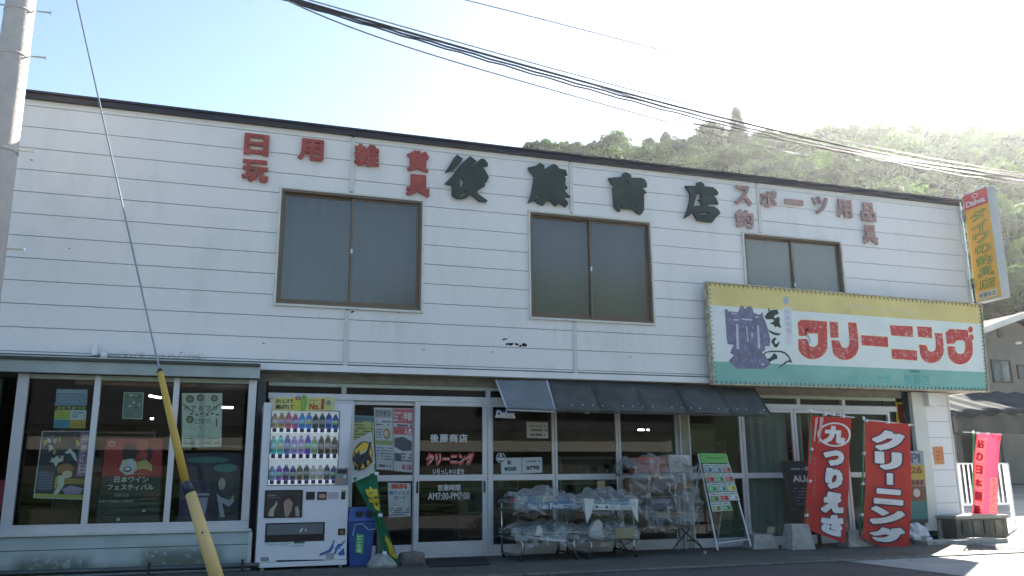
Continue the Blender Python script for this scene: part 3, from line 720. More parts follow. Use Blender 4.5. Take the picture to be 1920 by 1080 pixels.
# grit and dead leaves on the apron
rr=random.Random(5); b=MB(); 
for i in range(900):
    x=rr.uniform(-2.5,11); y=rr.choice([rr.uniform(-2.4,.1),rr.uniform(-2.3,-1.9),rr.uniform(-.1,.12)]); r0=rr.uniform(.004,.014); z=.001 if y>-2.06 else -.012
    b.add([(x-r0,y,z),(x+r0*.3,y-r0,z),(x+r0,y+r0*.5,z),(x,y,z+r0*.8)],[(0,1,3),(1,2,3),(2,0,3)])
b.build('grit',mat('grit_stone',(.16,.15,.12),.9,0,.5,30),kind='stuff')
# ================================================================ LETTERING ON THE FACADE
REDL=mat('faded_red_letter',(.36,.075,.06),.6,0,.22,7); add_stain(REDL,[(-3,13,2,6,.3)],(.30,.20,.19),.6,24,(1,1,1),.6)
PINKL=mat('bleached_red_letter',(.36,.20,.19),.65,0,.2,6); add_stain(PINKL,[(-3,13,2,6,.3)],(.52,.45,.43),.5,26,(1,1,1),.7)
BLKL=mat('weathered_black_letter',(.032,.048,.040),.5,0,.25,5)
def pxs(ox,oy,s,pts): return [(ox+x/s,oy+y/s) for x,y in pts]
ls=thing('shop_name_letters','large black brush-style cut-out letters of the shop name across the upper facade','sign letters',(4.6,-.03,4.9))
S=6.857
A_=lambda pts:pxs(820,270,S,pts); B_=lambda pts:pxs(1100,300,S,pts)
KO=[A_([(245,145),(320,200),(285,250),(255,285),(205,335),(95,375),(150,290),(200,200)]),
    A_([(415,165),(500,230),(410,300),(430,305),(560,195),(600,205),(640,255),(640,295),(575,300),(620,370),(655,435),(625,500),(600,495),(605,545),(510,605),(505,640),(610,715),(640,735),(625,750),(530,745),(465,685),(420,650),(380,690),(315,710),(245,710),(185,670),(185,535),(90,520),(185,420),(275,300),(330,240)]),
    A_([(285,440),(310,440),(340,485),(320,540),(290,582),(280,530)]),A_([(285,672),(345,615),(372,622),(310,680)])]
TO=[A_([(1160,310),(1260,290),(1310,250),(1365,285),(1370,335),(1430,290),(1490,265),(1530,285),(1560,325),(1640,340),(1662,410),(1622,420),(1645,460),(1640,490),(1628,515),(1660,560),(1665,582),(1640,590),(1635,620),(1705,690),(1640,690),(1628,710),(1665,750),(1672,780),(1640,818),(1565,768),(1510,805),(1440,735),(1395,740),(1355,795),(1290,770),(1250,725),(1155,765),(1200,660),(1225,520),(1235,430),(1215,395),(1180,360)]),
    A_([(1252,695),(1278,665),(1325,678),(1290,706)])]
SH=[B_([(270,240),(440,225),(452,185),(480,168),(520,175),(560,205),(565,235),(690,238),(740,265),(764,310),(760,355),(700,360),(735,400),(760,430),(725,450),(727,640),(705,690),(680,712),(640,690),(600,650),(580,637),(455,630),(440,600),(430,575),(425,640),(418,668),(395,665),(345,605),(325,360),(352,340),(320,320),(300,290)]),
    B_([(500,265),(512,270),(532,322),(495,322)]),B_([(365,325),(420,322),(400,347)]),B_([(590,585),(622,580),(628,608),(590,608)])]
TE=[B_([(1258,340),(1400,340),(1400,300),(1450,288),(1500,320),(1500,345),(1610,358),(1660,395),(1680,430),(1670,455),(1605,455),(1655,505),(1682,575),(1640,572),(1555,570),(1550,605),(1625,608),(1680,645),(1708,690),(1650,745),(1600,808),(1420,785),(1395,750),(1355,665),(1300,725),(1240,755),(1290,640),(1315,540),(1322,440),(1290,390)]),
    B_([(1405,435),(1460,435),(1462,500),(1425,518),(1465,545),(1465,595),(1360,597),(1385,520)]),B_([(1540,455),(1600,460),(1592,488),(1550,482)]),B_([(1432,682),(1558,680),(1550,712),(1432,706)])]
for k,(pl,lab) in enumerate(((KO,'first black character'),(TO,'second black character, a solid ragged block'),(SH,'third black character'),(TE,'fourth black character'))):
    solid_outline(pl,-.03,.035,.002).build('letter',BLKL,ls,label=lab)
    a=U(pl[0][0][0]+15,pl[0][0][1]+20,-.015); MB().cyl((a.x,-.0305,a.z),(a.x,.0,a.z),.012,n=6).build('standoff',BLACK,ls)
rs=thing('red_letters_left','faded red cut-out letters for daily goods and toys over the left upstairs window','sign letters',(1.5,-.03,5.1))
for ch,bx in (('日',(459,250,503,294)),('玩',(455,298,502,344)),('用',(560,259,606,304)),('雑',(665,269,710,315)),('貨',(763,281,803,325)),('具',(762,326,805,371))):
    solid_glyph(ch,bx,-.025,.03,.045).build('letter',REDL,rs)
ps=thing('red_letters_right','bleached pinkish cut-out letters above the right upstairs window, beside the black ones','sign letters',(9,-.03,4.8))
for ch,bx in (('ス',(1375,347,1409,387)),('釣',(1377,392,1413,430)),('ポ',(1423,355,1457,391)),('ツ',(1521,367,1553,403)),('用',(1566,373,1598,410)),('品',(1612,379,1642,417)),('具',(1615,421,1646,460))):
    solid_glyph(ch,bx,-.025,.03,.04).build('letter',PINKL,ps)
a=U(1470,373,-.025);c=U(1505,386,-.025); MB().box(a.x,c.x,-.055,-.025,c.z,a.z).build('letter',PINKL,ps)

# ================================================================ BIG CLEANING SIGN
YS=-.20
sg=thing('cleaning_signboard','long laced signboard with mustard, pale and teal bands and big red katakana','signboard',(7.9,YS,2.3))
art=Art((1326,530),(1838,572),(1852,733),(1339,719),YS)
RUST=mat('rusty_cream_frame',(.46,.42,.30),.7,.1,.45,14)
c=art.c
fr=MB(); back=Vector((0,.26,0))
VIN=mat('vinyl_back',(.5,.5,.48),.6)
b=MB(); b.slab(c[0],c[1],c[2],c[3],(0,.07,0)); b.build('box_body',mat('sign_box_body',(.45,.43,.34),.6,0,.3,6),sg,bevel=.006)
MUST=mat('faded_mustard_band',(.64,.55,.22),.5,0,.10,2.5); TEAL=mat('teal_band',(.20,.44,.385),.55,0,.10,3); PALE=mat('pale_sign_face',(.66,.73,.71),.5,0,.05,3)
art.rect(.003,.004,.997,.225,MUST); art.rect(.003,.225,.997,.785,PALE); art.rect(.003,.785,.997,.996,TEAL)
b=MB()
for k,(p,q,n) in enumerate(((c[0],c[1],64),(c[3],c[2],64),(c[0],c[3],22),(c[1],c[2],22))):
    for i in range(n):
        t=(i+.5)/n; m=p.lerp(q,t)+Vector((0,-.006,0)); inn=(sum(c,Vector())/4-m); 
        inn=Vector((0,0,1 if k==1 else -1)) if k<2 else Vector((1 if k==2 else -1,0,0))
        b.cyl(m,m+inn*.045+Vector(((.012 if k<2 else 0),0,0)),.0055,n=4)
b.build('lacing',mat('dark_rope',(.12,.11,.07),.8),sg,kind='stuff')
fo=None
b=MB()
for i in range(4):
    p,q=c[i],c[(i+1)%4]; d=(q-p).normalized(); up=Vector((-d.z,0,d.x)); ce=sum(c,Vector())/4
    if up.dot(ce-p)>0: up=-up
    y0,y1=Vector((0,-.022,0)),Vector((0,.085,0)); e=d*(.02 if i%2==0 else -.001)
    b.hexa([p-e+y0,q+e+y0,q+e+up*.016+y0,p-e+up*.016+y0],[p-e+y1,q+e+y1,q+e+up*.016+y1,p-e+up*.016+y1])
b.build('frame',RUST,sg)
SR=mat('peeling_red_print',(.50,.055,.045),.55,0,.12,6); add_stain(SR,[(5,13,2,4,.3)],(.62,.42,.40),.57,14,(1,1,1.3),.8)
Sg=1920/620
Q=lambda pts:pxs(1300,500,Sg,pts)
HALO=mat('cream_halo_print',(.72,.72,.52),.55)
def grow(pts,k=1.05):
    cx=sum(p[0] for p in pts)/len(pts);cy=sum(p[1] for p in pts)/len(pts); return [(cx+(x-cx)*k,cy+(y-cy)*k) for x,y in pts]
def arc(cx,cy,rx,ry,a0,a1,n=8): return [(cx+rx*math.cos(R(a0+(a1-a0)*i/n)),cy+ry*math.sin(R(a0+(a1-a0)*i/n))) for i in range(n+1)]
RED=[]
RED.append([(605,325),(625,308),(775,318),(778,455)]+arc(692,455,86,82,0,165,12)+[(609,418),(660,421)]+arc(695,440,28,27,150,0,8)+[(722,388),(662,388),(655,402),(612,404)])
RED.append([(790,320),(838,322),(842,412),(795,412)])
RED.append([(897,322),(945,327),(957,400),(958,465)]+arc(880,465,78,77,0,155,12)+[(800,427),(846,430)]+arc(880,448,25,25,150,0,8)+[(905,420)])
RED.append([(972,398),(1128,408),(1131,468),(978,456)])
RED.append([(1140,340),(1272,347),(1275,409),(1148,399)]); RED.append([(1148,477),(1298,487),(1299,545),(1152,535)])
RED.append([(1297,347),(1383,352),(1386,415),(1305,408)])
RED.append([(1400,385),(1445,388),(1454,480)]+arc(1382,480,72,80,0,155,12)+[(1309,452),(1352,456)]+arc(1382,470,24,24,150,0,8)+[(1406,430)])
RED.append([(1463,385),(1487,362),(1592,368),(1600,420),(1620,436),(1622,490)]+arc(1548,490,74,78,0,155,12)+[(1472,462),(1516,464)]+arc(1549,484,27,24,150,0,8)+[(1577,440),(1562,427),(1528,428),(1512,448),(1470,448)])
for pl in RED: art.px(Q(pl),SR,3)
# cream keyline round each red stroke
for pl in RED:
    q=[U(x,y,YS)+art.n*.0022 for x,y in Q(pl)]
    for i in range(len(q)):
        p,r_=q[i],q[(i+1)%len(q)]; d=(r_-p)
        if d.length<1e-4: continue
        d.normalize(); nn=d.cross(art.n)*.014; e=d*.008; off=art.n*(.0001*(i%7))
        art.mb.use(HALO); art.mb.add([p-e+nn+off,r_+e+nn+off,r_+e-nn+off,p-e-nn+off],[(0,1,2,3)])
for cx,cy in ((1608,366),(1613,411)):
    art.px(Q(arc(cx,cy,19,23,0,342,16)),HALO,2.5); art.px(Q(arc(cx,cy,14,19,0,342,16)),SR,3.6)
# grey violet emblem
EM=mat('grey_violet_print',(.155,.16,.25),.6,0,.22,12); add_stain(EM,[(5,8,2,4,.2)],(.42,.44,.50),.60,30,(1,1,.35),.75)
E6=lambda pts:pxs(1320,540,6,pts)
art.px(E6([(230,240),(262,240),(272,262),(385,272),(395,235),(412,200),(440,202),(452,235),(470,228),(492,210),(525,205),(548,235),(558,280),(620,302),(660,270),(668,330),(700,400),(722,480),(745,580),(738,655),(682,655),(690,700),(652,722),(705,790),(750,850),(680,912),(370,906),(320,860),(275,820),(335,757),(290,730),(330,640),(265,632),(252,560),(242,400)]),EM,2)
for pl in ([(358,408),(382,410),(396,690),(364,690)],[(598,420),(616,420),(632,682),(604,680)],[(330,350),(388,352),(388,368),(330,366)],[(420,340),(545,352),(542,368),(420,356)],[(570,318),(612,322),(608,338),(572,334)],[(300,280),(372,286),(370,296),(300,292)],[(470,430),(482,430),(500,600),(488,610)],[(530,500),(552,505),(548,560),(530,548)],[(640,850),(684,850),(676,870),(646,872)]):
    art.px(E6(pl),(.50,.52,.60),3)
KB=(.03,.05,.035)
KIM=[[(722,215),(735,235),(745,262),(722,262)],[(680,320),(720,270),(770,245),(825,245),(842,290),(800,305),(785,325),(800,345),(825,325),(848,330),(850,395),(868,450),(815,432),(800,445),(780,412),(738,402),(790,372),(770,350),(715,355),(690,345)],
 [(718,465),(765,490),(815,505),(862,512),(842,535),(800,532),(755,512),(730,490)],[(752,600),(775,570),(800,555),(812,570),(792,600),(800,632),(822,625),(845,600),(852,605),(838,640),(815,672),(790,665),(775,640)],
 [(665,745),(690,718),(760,705),(860,705),(910,720),(950,755),(975,800),(992,842),(940,832),(925,822),(960,812),(945,780),(905,740),(850,722),(760,722),(700,730),(682,750),(700,790),(690,795)],[(790,730),(822,760),(826,795),(790,805),(760,820),(742,835),(705,800),(745,785)],[(950,828),(905,860),(860,890),(818,905),(855,880),(890,850),(915,825)]]
for pl in KIM: art.px(E6(pl),KB,3)
GRV=(.36,.40,.50)
art.px(E6(arc(922,140,34,44,0,340,12)),GRV,3)
art.px(E6([(885,215),(985,222),(1000,640),(925,640)]),(.62,.66,.70),2)
for i,ch in enumerate('伝統の美'):
    y=235+i*72; q=E6([(905+i*6,y),(965+i*6,y+58)]); a=U(*q[0],YS);d=U(*q[1],YS)
    # small faded vertical lettering beside the brush characters
    vs,fs,es=_fill(0,ch); x0,y0,w_,h_=_norm(vs); art.mb.use(ink(GRV)); art.mb.add([(a.x+(d.x-a.x)*(x-x0)/w_,YS-.004,d.z+(a.z-d.z)*(yy-y0)/h_) for x,yy in vs],fs)
art.text('S',.318,.395,.338,.57,GRV,3,.03)
art.text('Fukuzu Cleaning',.47,.085,.735,.185,(.62,.55,.30),2,.012,.35)
art.text('せんたく大型',.455,.86,.62,.945,(.10,.40,.37),2,.02); art.text('後藤店',.67,.84,.77,.96,(.08,.36,.34),2,.02)
art.poly([(.69,.80),(.715,.79),(.735,.80),(.73,.825),(.70,.822)],(.05,.25,.22),2)
art.done(sg)
b=MB()
for px in (1420,1600,1780): x=U(px,560,0).x; b.box(x-.02,x+.02,-.125,.0,2.5,3.4)
b.build('mounting_bracket',RUST,sg)
# ================================================================ VERTICAL SIGN ON THE CORNER
vs_=thing('vertical_tackle_sign','tall projecting lightbox with red cap over orange face on the upper right corner','sign',(12.2,-.5,3.9))
# the box projects from the corner: near face runs from the wall outwards
sx=U(1817,465,-.08).x; zt=U(1806,367,-.08).z; zb=U(1831,568,-.08).z; xl=sx; xr=sx
va=Art((sx,-.08,zt),(sx,-.60,zt),(sx,-.60,zb),(sx,-.08,zb))
thk=Vector((.19,0,0))
b=MB(); b.slab(*va.c,thk); b.build('light_box',mat('sign_case_grey',(.42,.45,.43),.5,.1,.06),vs_,bevel=.006)
va.rect(.02,.01,.98,.15,(.75,.10,.09),1); va.rect(.02,.15,.98,.985,mat('orange_sign_face',(.95,.48,.07),.45,0,.08,2),1)
va.ell(.5,.045,.13,.022,(.8,.6,.55),2); va.ell(.5,.045,.09,.014,(.75,.12,.1),3)
va.text('Daiwa',.1,.075,.88,.13,(.80,.66,.62),2,.05)
va.vtext('ダイワの釣具店',.2,.18,.85,.90,(.20,.17,.02),3,.05,.08); va.vtext('ダイワの釣具店',.23,.183,.83,.897,(.62,.52,.12),4,.0,.12)
va.rect(.1,.915,.85,.975,(.7,.66,.5),2); va.text('後藤商店',.14,.925,.8,.968,(.2,.2,.16),3,.02)
va.done(vs_)
b=MB()
for z in (zt-.35,zb+.35): b.box(X1-.03,xl+.1,-.08,-.03,z-.02,z+.02); b.box(X1+.013,X1+.05,-.1,.0,z-.10,z+.10)
b.tube([(xl-.05,-.05,zt),(xl-.05,-.05,zb-.05)],.022,8)
b.build('bracket',STEEL,vs_)

# ================================================================ AWNINGS
CORR=mat('grey_corrugated_sheet',(.33,.36,.38),.4,.3,.1,4)
aw=thing('corrugated_awning','short grey corrugated sheet awning at the left end of the long dark one','awning',(3.8,-.2,1.9))
tl,tr,br,bl=U(930,713,.0),U(1025,714,.0),U(1042,769,-.52),U(950,765,-.52)
def f(u,v):
    p=(tl*(1-u)+tr*u)*(1-v)+(bl*(1-u)+br*u)*v; return p+Vector((0,-.012,.014))*math.sin(u*2*math.pi*24)
b=MB(); b.grid(f,24*6,2); b.grid(lambda u,v:f(u,v)-Vector((0,0,.006)),24*6,2); b.build('corrugated_sheet',CORR,aw,smooth=True)
b=MB(); b.tube([bl+Vector((0,0.02,-.02)),br+Vector((0,.02,-.02))],.012); b.tube([br,tr],.014); b.tube([bl,tl],.012); b.build('awning_frame',SASH,aw)
ad=thing('dark_awning','long dark charcoal sheet awning with seams and rivets over the middle of the shopfront','awning',(5.7,-.2,1.9))
AWN=mat('charcoal_awning_sheet',(.055,.060,.055),.6,0,.35,2.2,bump=.2,bscale=8); add_stain(AWN,[(3,8,1.8,2.4,.1)],(.10,.10,.085),.55,6,(1,1,.4),.6)
TL,TR,BR,BL=U(1026,714,.0),U(1414,728,.0),U(1447,779,-.55),U(1043,769,-.55)
n=5
def aq(u,v): return (TL*(1-u)+TR*u)*(1-v)+(BL*(1-u)+BR*u)*v
for k in range(n):
    u0,u1=k/n,(k+1)/n-.002
    b=MB(); b.grid(lambda u,v:aq(u0+(u1-u0)*u,v)+Vector((0,0,-.03*math.sin(math.pi*v)*math.sin(math.pi*u)+.006*(k%2))),6,4)
    o=b.build('awning_panel',AWN,ad,smooth=True); s=o.modifiers.new('thick','SOLIDIFY'); s.thickness=.006
    p,q=aq(u1,0),aq(u1,1); MB().tube([p+Vector((0,-.004,.008)),q+Vector((0,-.004,.008))],.007,6).build('seam',AWN,ad)
b=MB()
for i in range(22):
    u=.03+i*.045; 
    if (i*7)%5==0: continue
    p=aq(u,.86+.05*((i*3)%3-1)/2); b.lump(p+Vector((0,-.01,.01)),(.009,.009,.009),6,4,0)
b.build('rivets',mat('bright_rivet',(.75,.75,.7),.4),ad,kind='stuff')
b=MB(); b.tube([BL+Vector((0,.01,-.012)),BR+Vector((0,.01,-.012))],.012); b.build('front_bar',AWN,ad)
for px in (1060,1250,1425):
    q=U(px,770,-.5); MB().tube([(q.x,-.5,1.90),(q.x,.19,2.1)],.009).build('stay_rod',STEEL,ad)
lt=U(858+90,0,0)
o=MB().lathe((U(1101,760,-.2).x,-.2,1.86),[(.0,0),(.03,.01),(.035,.05),(.02,.08)],10).build('spot_lamp',WHITEPL); 
tag(o,'small white lamp bulb hanging under the dark awning near its left end','lamp')
# Daiwa plate
a_=Art((930,768),(968,770),(966,785),(928,783),-.05)
o=thing('tackle_brand_plate','small dark blue plate with white letters under the left end of the corrugated awning','sign',a_.c[3])
a_.sheet(o,'plate',ink((.02,.03,.12)),.01); a_.rect(0,.72,1,1,(.6,.6,.6)); a_.text('Daiwa',.04,.1,.96,.85,(.7,.7,.72),2,.06); a_.done(o)
# ================================================================ PRINTS IN THE WINDOWS
def poster(name,label,cat,tl,tr,br,bl,Y,m,fn,group=None,th=.0015):
    a=Art(tl,tr,br,bl,Y); o=thing(name,label,cat,a.c[3],group); a.sheet(o,'paper',m,th); fn(a); a.done(o); return o
BYp=BY+.045; SYp=SY+.012
PAP=ink((.62,.62,.56))
def f(a):
    a.rect(0,0,1,.42,(.18,.26,.36)); a.rect(.04,.03,.96,.10,(.35,.42,.5),2); a.lines(.1,.06,.85,.36,4,(.34,.42,.48),2,1,.3); a.rect(0,.42,1,.54,(.05,.07,.02),1); a.text('ぶどうまつり',.05,.435,.95,.525,(.45,.48,.12),2,.03)
    a.rect(0,.54,.5,.78,(.42,.45,.07)); a.rect(.5,.54,1,.78,(.52,.55,.58)); a.lines(.56,.58,.95,.74,3,(.06,.07,.1),2,3,.45); a.lines(.05,.57,.44,.75,4,(.2,.25,.03),2,4,.3)
    a.rect(0,.78,.5,1,(.06,.22,.32)); a.rect(.5,.78,1,1,(.48,.33,.05)); a.lines(.55,.82,.92,.95,3,(.3,.18,.02),2,5,.35)
poster('event_poster','blue and yellow event poster at the top of the left bay pane','poster',(106,729),(165,730),(160,803),(100,803),BYp,ink((.10,.25,.30)),f)
def f(a):
    a.rect(.02,.01,.98,.93,(.04,.035,.05)); a.rect(.78,.01,.98,.66,(.36,.2,.42)); a.vtext('神楽の日',.79,.03,.97,.64,(.5,.1,.14),2,.06)
    a.vtext('神楽の日',.81,.04,.95,.63,(.62,.55,.55),3,.02)
    rr=random.Random(4)
    for i in range(14):
        u,v=rr.uniform(.05,.72),rr.uniform(.03,.40); c_=rr.choice([(.5,.48,.42),(.28,.04,.04),(.45,.36,.08),(.08,.13,.22),(.42,.40,.38)])
        a.poly([(u,v),(u+rr.uniform(.03,.08),v+rr.uniform(-.02,.02)),(u+rr.uniform(.05,.1),v+.06),(u+.02,v+rr.uniform(.06,.13))],c_,2)
    a.ell(.62,.32,.14,.12,(.03,.06,.07),2); a.poly([(.50,.32),(.60,.26),(.72,.34),(.78,.46),(.70,.42),(.62,.33),(.54,.34)],(.62,.6,.52),3)
    a.poly([(.22,.46),(.35,.38),(.50,.44),(.40,.47),(.36,.54),(.30,.47)],(.65,.62,.52),3)
    a.ell(.55,.56,.16,.08,(.34,.16,.06),3); a.ell(.60,.64,.10,.055,(.62,.54,.34),4); a.poly([(.42,.66),(.56,.66),(.56,.80),(.46,.93),(.36,.94),(.44,.82)],(.62,.6,.5),4); a.poly([(.38,.68),(.44,.66),(.42,.84),(.38,.86)],(.48,.4,.06),5)
    a.rect(.04,.60,.34,.88,(.09,.10,.16),2); a.lines(.06,.60,.33,.88,7,(.2,.22,.30),3,8,.3)
    a.rect(.55,.70,.97,.78,(.30,.22,.05),2); a.poly([(.52,.86),(.70,.80),(.94,.84),(.90,.92),(.60,.93)],(.40,.28,.42),2); a.rect(.02,.93,.98,.985,(.45,.40,.10),2)
poster('festival_poster','busy dark poster of dancers with vertical purple-backed title in the left bay pane','poster',(79,808),(172,808),(160,937),(62,934),BYp,ink((.55,.55,.55)),f)
def f(a):
    a.rect(.0,.0,1,.46,(.34,.018,.022)); a.rect(.0,.46,1,1,(.035,.03,.03)); a.ell(.11,.06,.055,.035,(.6,.45,.42),2); a.ell(.11,.065,.04,.02,(.34,.02,.02),3)
    a.ell(.43,.17,.13,.12,(.025,.02,.02),2); a.ell(.70,.18,.13,.12,(.05,.015,.02),2); a.ell(.64,.08,.11,.07,(.42,.06,.05),3); a.ell(.66,.2,.09,.05,(.40,.05,.05),3)
    a.poly([(.28,.38),(.32,.26),(.45,.24),(.56,.28),(.60,.42),(.40,.44)],(.55,.5,.4),3); a.poly([(.58,.28),(.72,.25),(.83,.32),(.84,.42),(.60,.43)],(.5,.36,.12),3)
    a.poly([(.42,.25),(.50,.24),(.52,.42),(.44,.43)],(.5,.55,.62),4); a.ell(.68,.42,.16,.055,(.40,.03,.03),5,14,180,360); a.ell(.42,.37,.07,.035,(.03,.03,.03),5); a.ell(.42,.365,.05,.02,(.6,.6,.58),6)
    a.poly([(.08,.50),(.2,.46),(.3,.47),(.2,.52)],(.12,.06,.12),3); a.text('日本ワイン',.22,.455,.78,.53,(.62,.60,.52),4,.02); a.text('フェスティバル',.12,.55,.88,.62,(.62,.60,.52),4,.02)
    a.text('花巻大迫',.24,.66,.48,.70,(.4,.38,.34),4); a.text('2023 9 23SAT 24SUN',0.0,.74,.56,.765,(.4,.38,.36),4,.02)
    a.lines(.0,.80,.5,.95,4,(.12,.12,.12),3,2,.2); a.rect(.72,.85,.77,.88,(.45,.45,.45),4); a.rect(.32,.95,.37,.985,(.45,.45,.45),4)
    a.lines(.7,.67,.98,.74,2,(.35,.05,.05),4,6,.3)
poster('wine_festival_poster','large red-topped wine festival poster in the middle bay pane','poster',(199,823),(306,823),(298,979),(180,979),BYp,ink((.12,.03,.03)),f)
def f(a):
    a.rect(.04,.03,.96,.97,(.14,.19,.15)); rr=random.Random(3)
    for i in range(16): u,v=rr.uniform(.08,.75),rr.uniform(.06,.85); a.poly([(u,v),(u+.2,v-.02),(u+.16,v+.07),(u+.03,v+.06)],rr.choice([(.3,.36,.32),(.07,.11,.09),(.4,.42,.36),(.16,.24,.2)]),2+i*.1)
poster('small_green_poster','small greenish landscape poster with a cream border at the top of the middle bay pane','poster',(232,735),(270,736),(267,786),(229,785),BYp,ink((.45,.48,.36)),f)
def f(a):
    a.rect(.43,.0,.57,1,(.38,.42,.38)); 
    for u,v,r_ in ((.2,.11,.1),(.45,.09,.09),(.8,.1,.09),(.2,.49,.10)): a.ell(u,v,r_,r_*.72,(.12,.13,.09),2); a.ell(u,v,r_*.6,r_*.4,(.28,.26,.12),3)
    for p,q in (((.02,.2),(.3,.36)),((.98,.18),(.62,.38))):
        d=.012; a.poly([(p[0],p[1]-d),(q[0],q[1]-d),(q[0],q[1]+d),(p[0],p[1]+d)],(.12,.12,.1),2)
    for i,ch in enumerate('ペア花フプ'): a.text(ch,.05+i*.18,.24,.17+i*.18,.33,(.28,.06,.06) if i==2 else (.1,.12,.12),3,.03)
    for i in range(6): a.rect(.2+i*.13,.37+(i%2)*.02,.27+i*.13,.40+(i%2)*.02,(.06,.11,.09),3)
    a.text('どうまつり',.32,.47,.72,.57,(.08,.09,.08),3,.02); a.rect(.85,.47,.88,.62,(.05,.05,.05),3)
    for i in range(10): a.rect(.22+.06*i,.62+.03*(i%3),.245+.06*i,.64+.03*(i%3),(.1,.15,.12),3)
    a.lines(.05,.78,.95,.96,5,(.32,.34,.28),2,9,.35); a.lines(.05,.79,.95,.97,2,(.2,.22,.18),3,10,.2)
poster('illustrated_map_poster','cream illustrated poster with round pictures in the right bay pane','poster',(341,737),(417,737),(415,838),(341,839),BYp,ink((.56,.57,.46)),f)
def f(a):
    a.rect(0,0,1,1,(.02,.015,.04)); a.ell(.45,.1,.36,.05,(.06,.14,.12),2); a.ell(.75,.22,.2,.07,(.02,.16,.15),2)
    a.poly([(.02,.40),(.5,.40),(.5,.97),(.02,.97)],(.05,.025,.08),2); a.poly([(.25,.66),(.48,.66),(.45,.9),(.3,.9)],(.28,.28,.36),3); a.rect(.1,.6,.5,.63,(.35,.35,.4),3)
    a.ell(.78,.45,.13,.15,(.05,.04,.05),3); a.ell(.70,.46,.06,.09,(.40,.30,.28),4); a.poly([(.62,.60),(.7,.66),(.85,.70),(.9,.62),(.92,.72),(.84,.80),(.72,.74),(.78,.95),(.70,.95)],(.36,.32,.38),4)
poster('singer_poster','dark blue-violet poster with a seated figure at the bottom of the right bay pane','poster',(340,850),(452,850),(446,976),(333,976),BYp,ink((.03,.02,.05)),f)
# door lettering (on the glass): one thing
a=Art((795,765),(897,765),(893,1025),(795,1025),SY-.005+.009)
o=thing('door_lettering','white and red shop name, cleaning and opening hours lettering on the right sliding door','sticker',a.c[3])
def pt(a,t,x0,y0,x1,y1,col,bold=.02,L=1):
    q0=U(x0,y0,a.Y);q1=U(x1,y1,a.Y); vs,fs,es=_fill(0,t); X,Yy,w_,h_=_norm(vs)
    T=lambda p:q0.lerp(q1,0)+Vector(((q1.x-q0.x)*(p[0]-X)/w_,0,0))+Vector((0,0,(q1.z-q0.z)*(1-(p[1]-Yy)/h_)))
    a.mb.use(ink(col)); a.mb.add([T(p)+a.n*.0012*L for p in vs],fs)
    if bold:
        for k,q in enumerate(_strokes(vs,es,bold)): a.mb.add([T(p)+a.n*(.0012*L-.0001-((k*23)%97)*.000008) for p in q],[(0,1,2,3)])
LW=(.62,.62,.60)
for i,ch in enumerate('後藤商店'): pt(a,ch,807+i*18,814,822+i*18,829,LW,.025)
pt(a,'クリーニング',800,850,888,871,(.60,.10,.08),.085,1); pt(a,'クリーニング',803,853,885,868,(.62,.55,.5),.0,2.2)
pt(a,'いらっしゃいませ',812,879,870,889,LW,.03); pt(a,'営業時間',821,909,863,920,LW,.02); pt(a,'AM7:00-PM7:00',803,924,880,936,LW,.012)
a.done(o)
# posters on the left sliding door
Yq=SY+.045+.012
def f(a): a.lines(.05,.05,.95,.95,11,(.08,.12,.06),2,3,.4); a.rect(0,0,1,.16,(.10,.2,.22),1)
poster('yellow_flyer','yellow-green notice half hidden behind the delivery flag on the left sliding door','flyer',(661,778),(702,780),(701,850),(661,850),Yq,ink((.42,.45,.16)),f)
def f(a):
    a.rect(.05,.03,.95,.16,(.30,.31,.30)); a.text('ワクチン',.08,.04,.9,.14,(.1,.1,.1),2,.04); a.lines(.06,.2,.95,.3,2,(.12,.12,.12),2,5,.5); a.ell(.65,.42,.2,.09,(.35,.22,.06),2); a.ell(.62,.42,.12,.05,(.55,.5,.4),3); a.lines(.06,.34,.4,.5,4,(.14,.15,.16),2,6); a.rect(.03,.53,.97,.60,(.25,.34,.10),1); a.lines(.06,.63,.95,.85,5,(.12,.16,.24),2,7,.45); a.lines(.05,.9,.95,.97,1,(.1,.1,.1),2,8,.6)
poster('sale_flyer','pale sales flyer with a round dish picture on the left sliding door','flyer',(701,764),(736,765),(737,882),(706,880),Yq,ink((.48,.50,.48)),f)
def f(a):
    a.rect(.02,.01,.98,.24,(.46,.12,.12)); a.text('半額',.5,.06,.95,.2,(.62,.5,.45),2,.05); a.lines(.05,.05,.45,.22,3,(.6,.55,.5),2,3,.5); a.rect(.02,.3,.98,.42,(.45,.10,.10)); a.text('人気',.55,.31,.95,.41,(.62,.6,.55),2,.04); a.lines(.04,.25,.95,.3,1,(.08,.08,.08),2,2,.7)
    a.poly([(.05,.48),(.5,.45),(.95,.52),(.95,.66),(.5,.68),(.05,.62)],(.08,.09,.10),1); a.lines(.05,.7,.95,.85,3,(.15,.15,.16),2,4,.6); a.rect(.05,.72,.4,.84,(.10,.11,.13),2); a.text('¥158',.45,.88,.95,.97,(.45,.08,.1),2,.04)
poster('red_sale_flyer','red and white sales flyer with a dark photograph on the left sliding door','flyer',(737,765),(775,766),(773,886),(738,883),Yq,ink((.50,.50,.49)),f)
def f(a):
    a.text('無料',.14,.02,.86,.18,(.52,.12,.06),2,.06); a.text('抗ウイルス',.06,.23,.94,.36,(.06,.12,.2),2,.03); a.text('ガード',.25,.38,.78,.5,(.06,.12,.2),2,.03); a.lines(.06,.54,.94,.68,3,(.3,.33,.35),2,3,.35); a.lines(.06,.72,.94,.97,4,(.07,.08,.1),2,4,.55)
poster('guard_notice','white notice with a red heading below the middle rail of the left sliding door','flyer',(727,905),(770,906),(770,968),(729,970),Yq,ink((.52,.55,.54)),f)
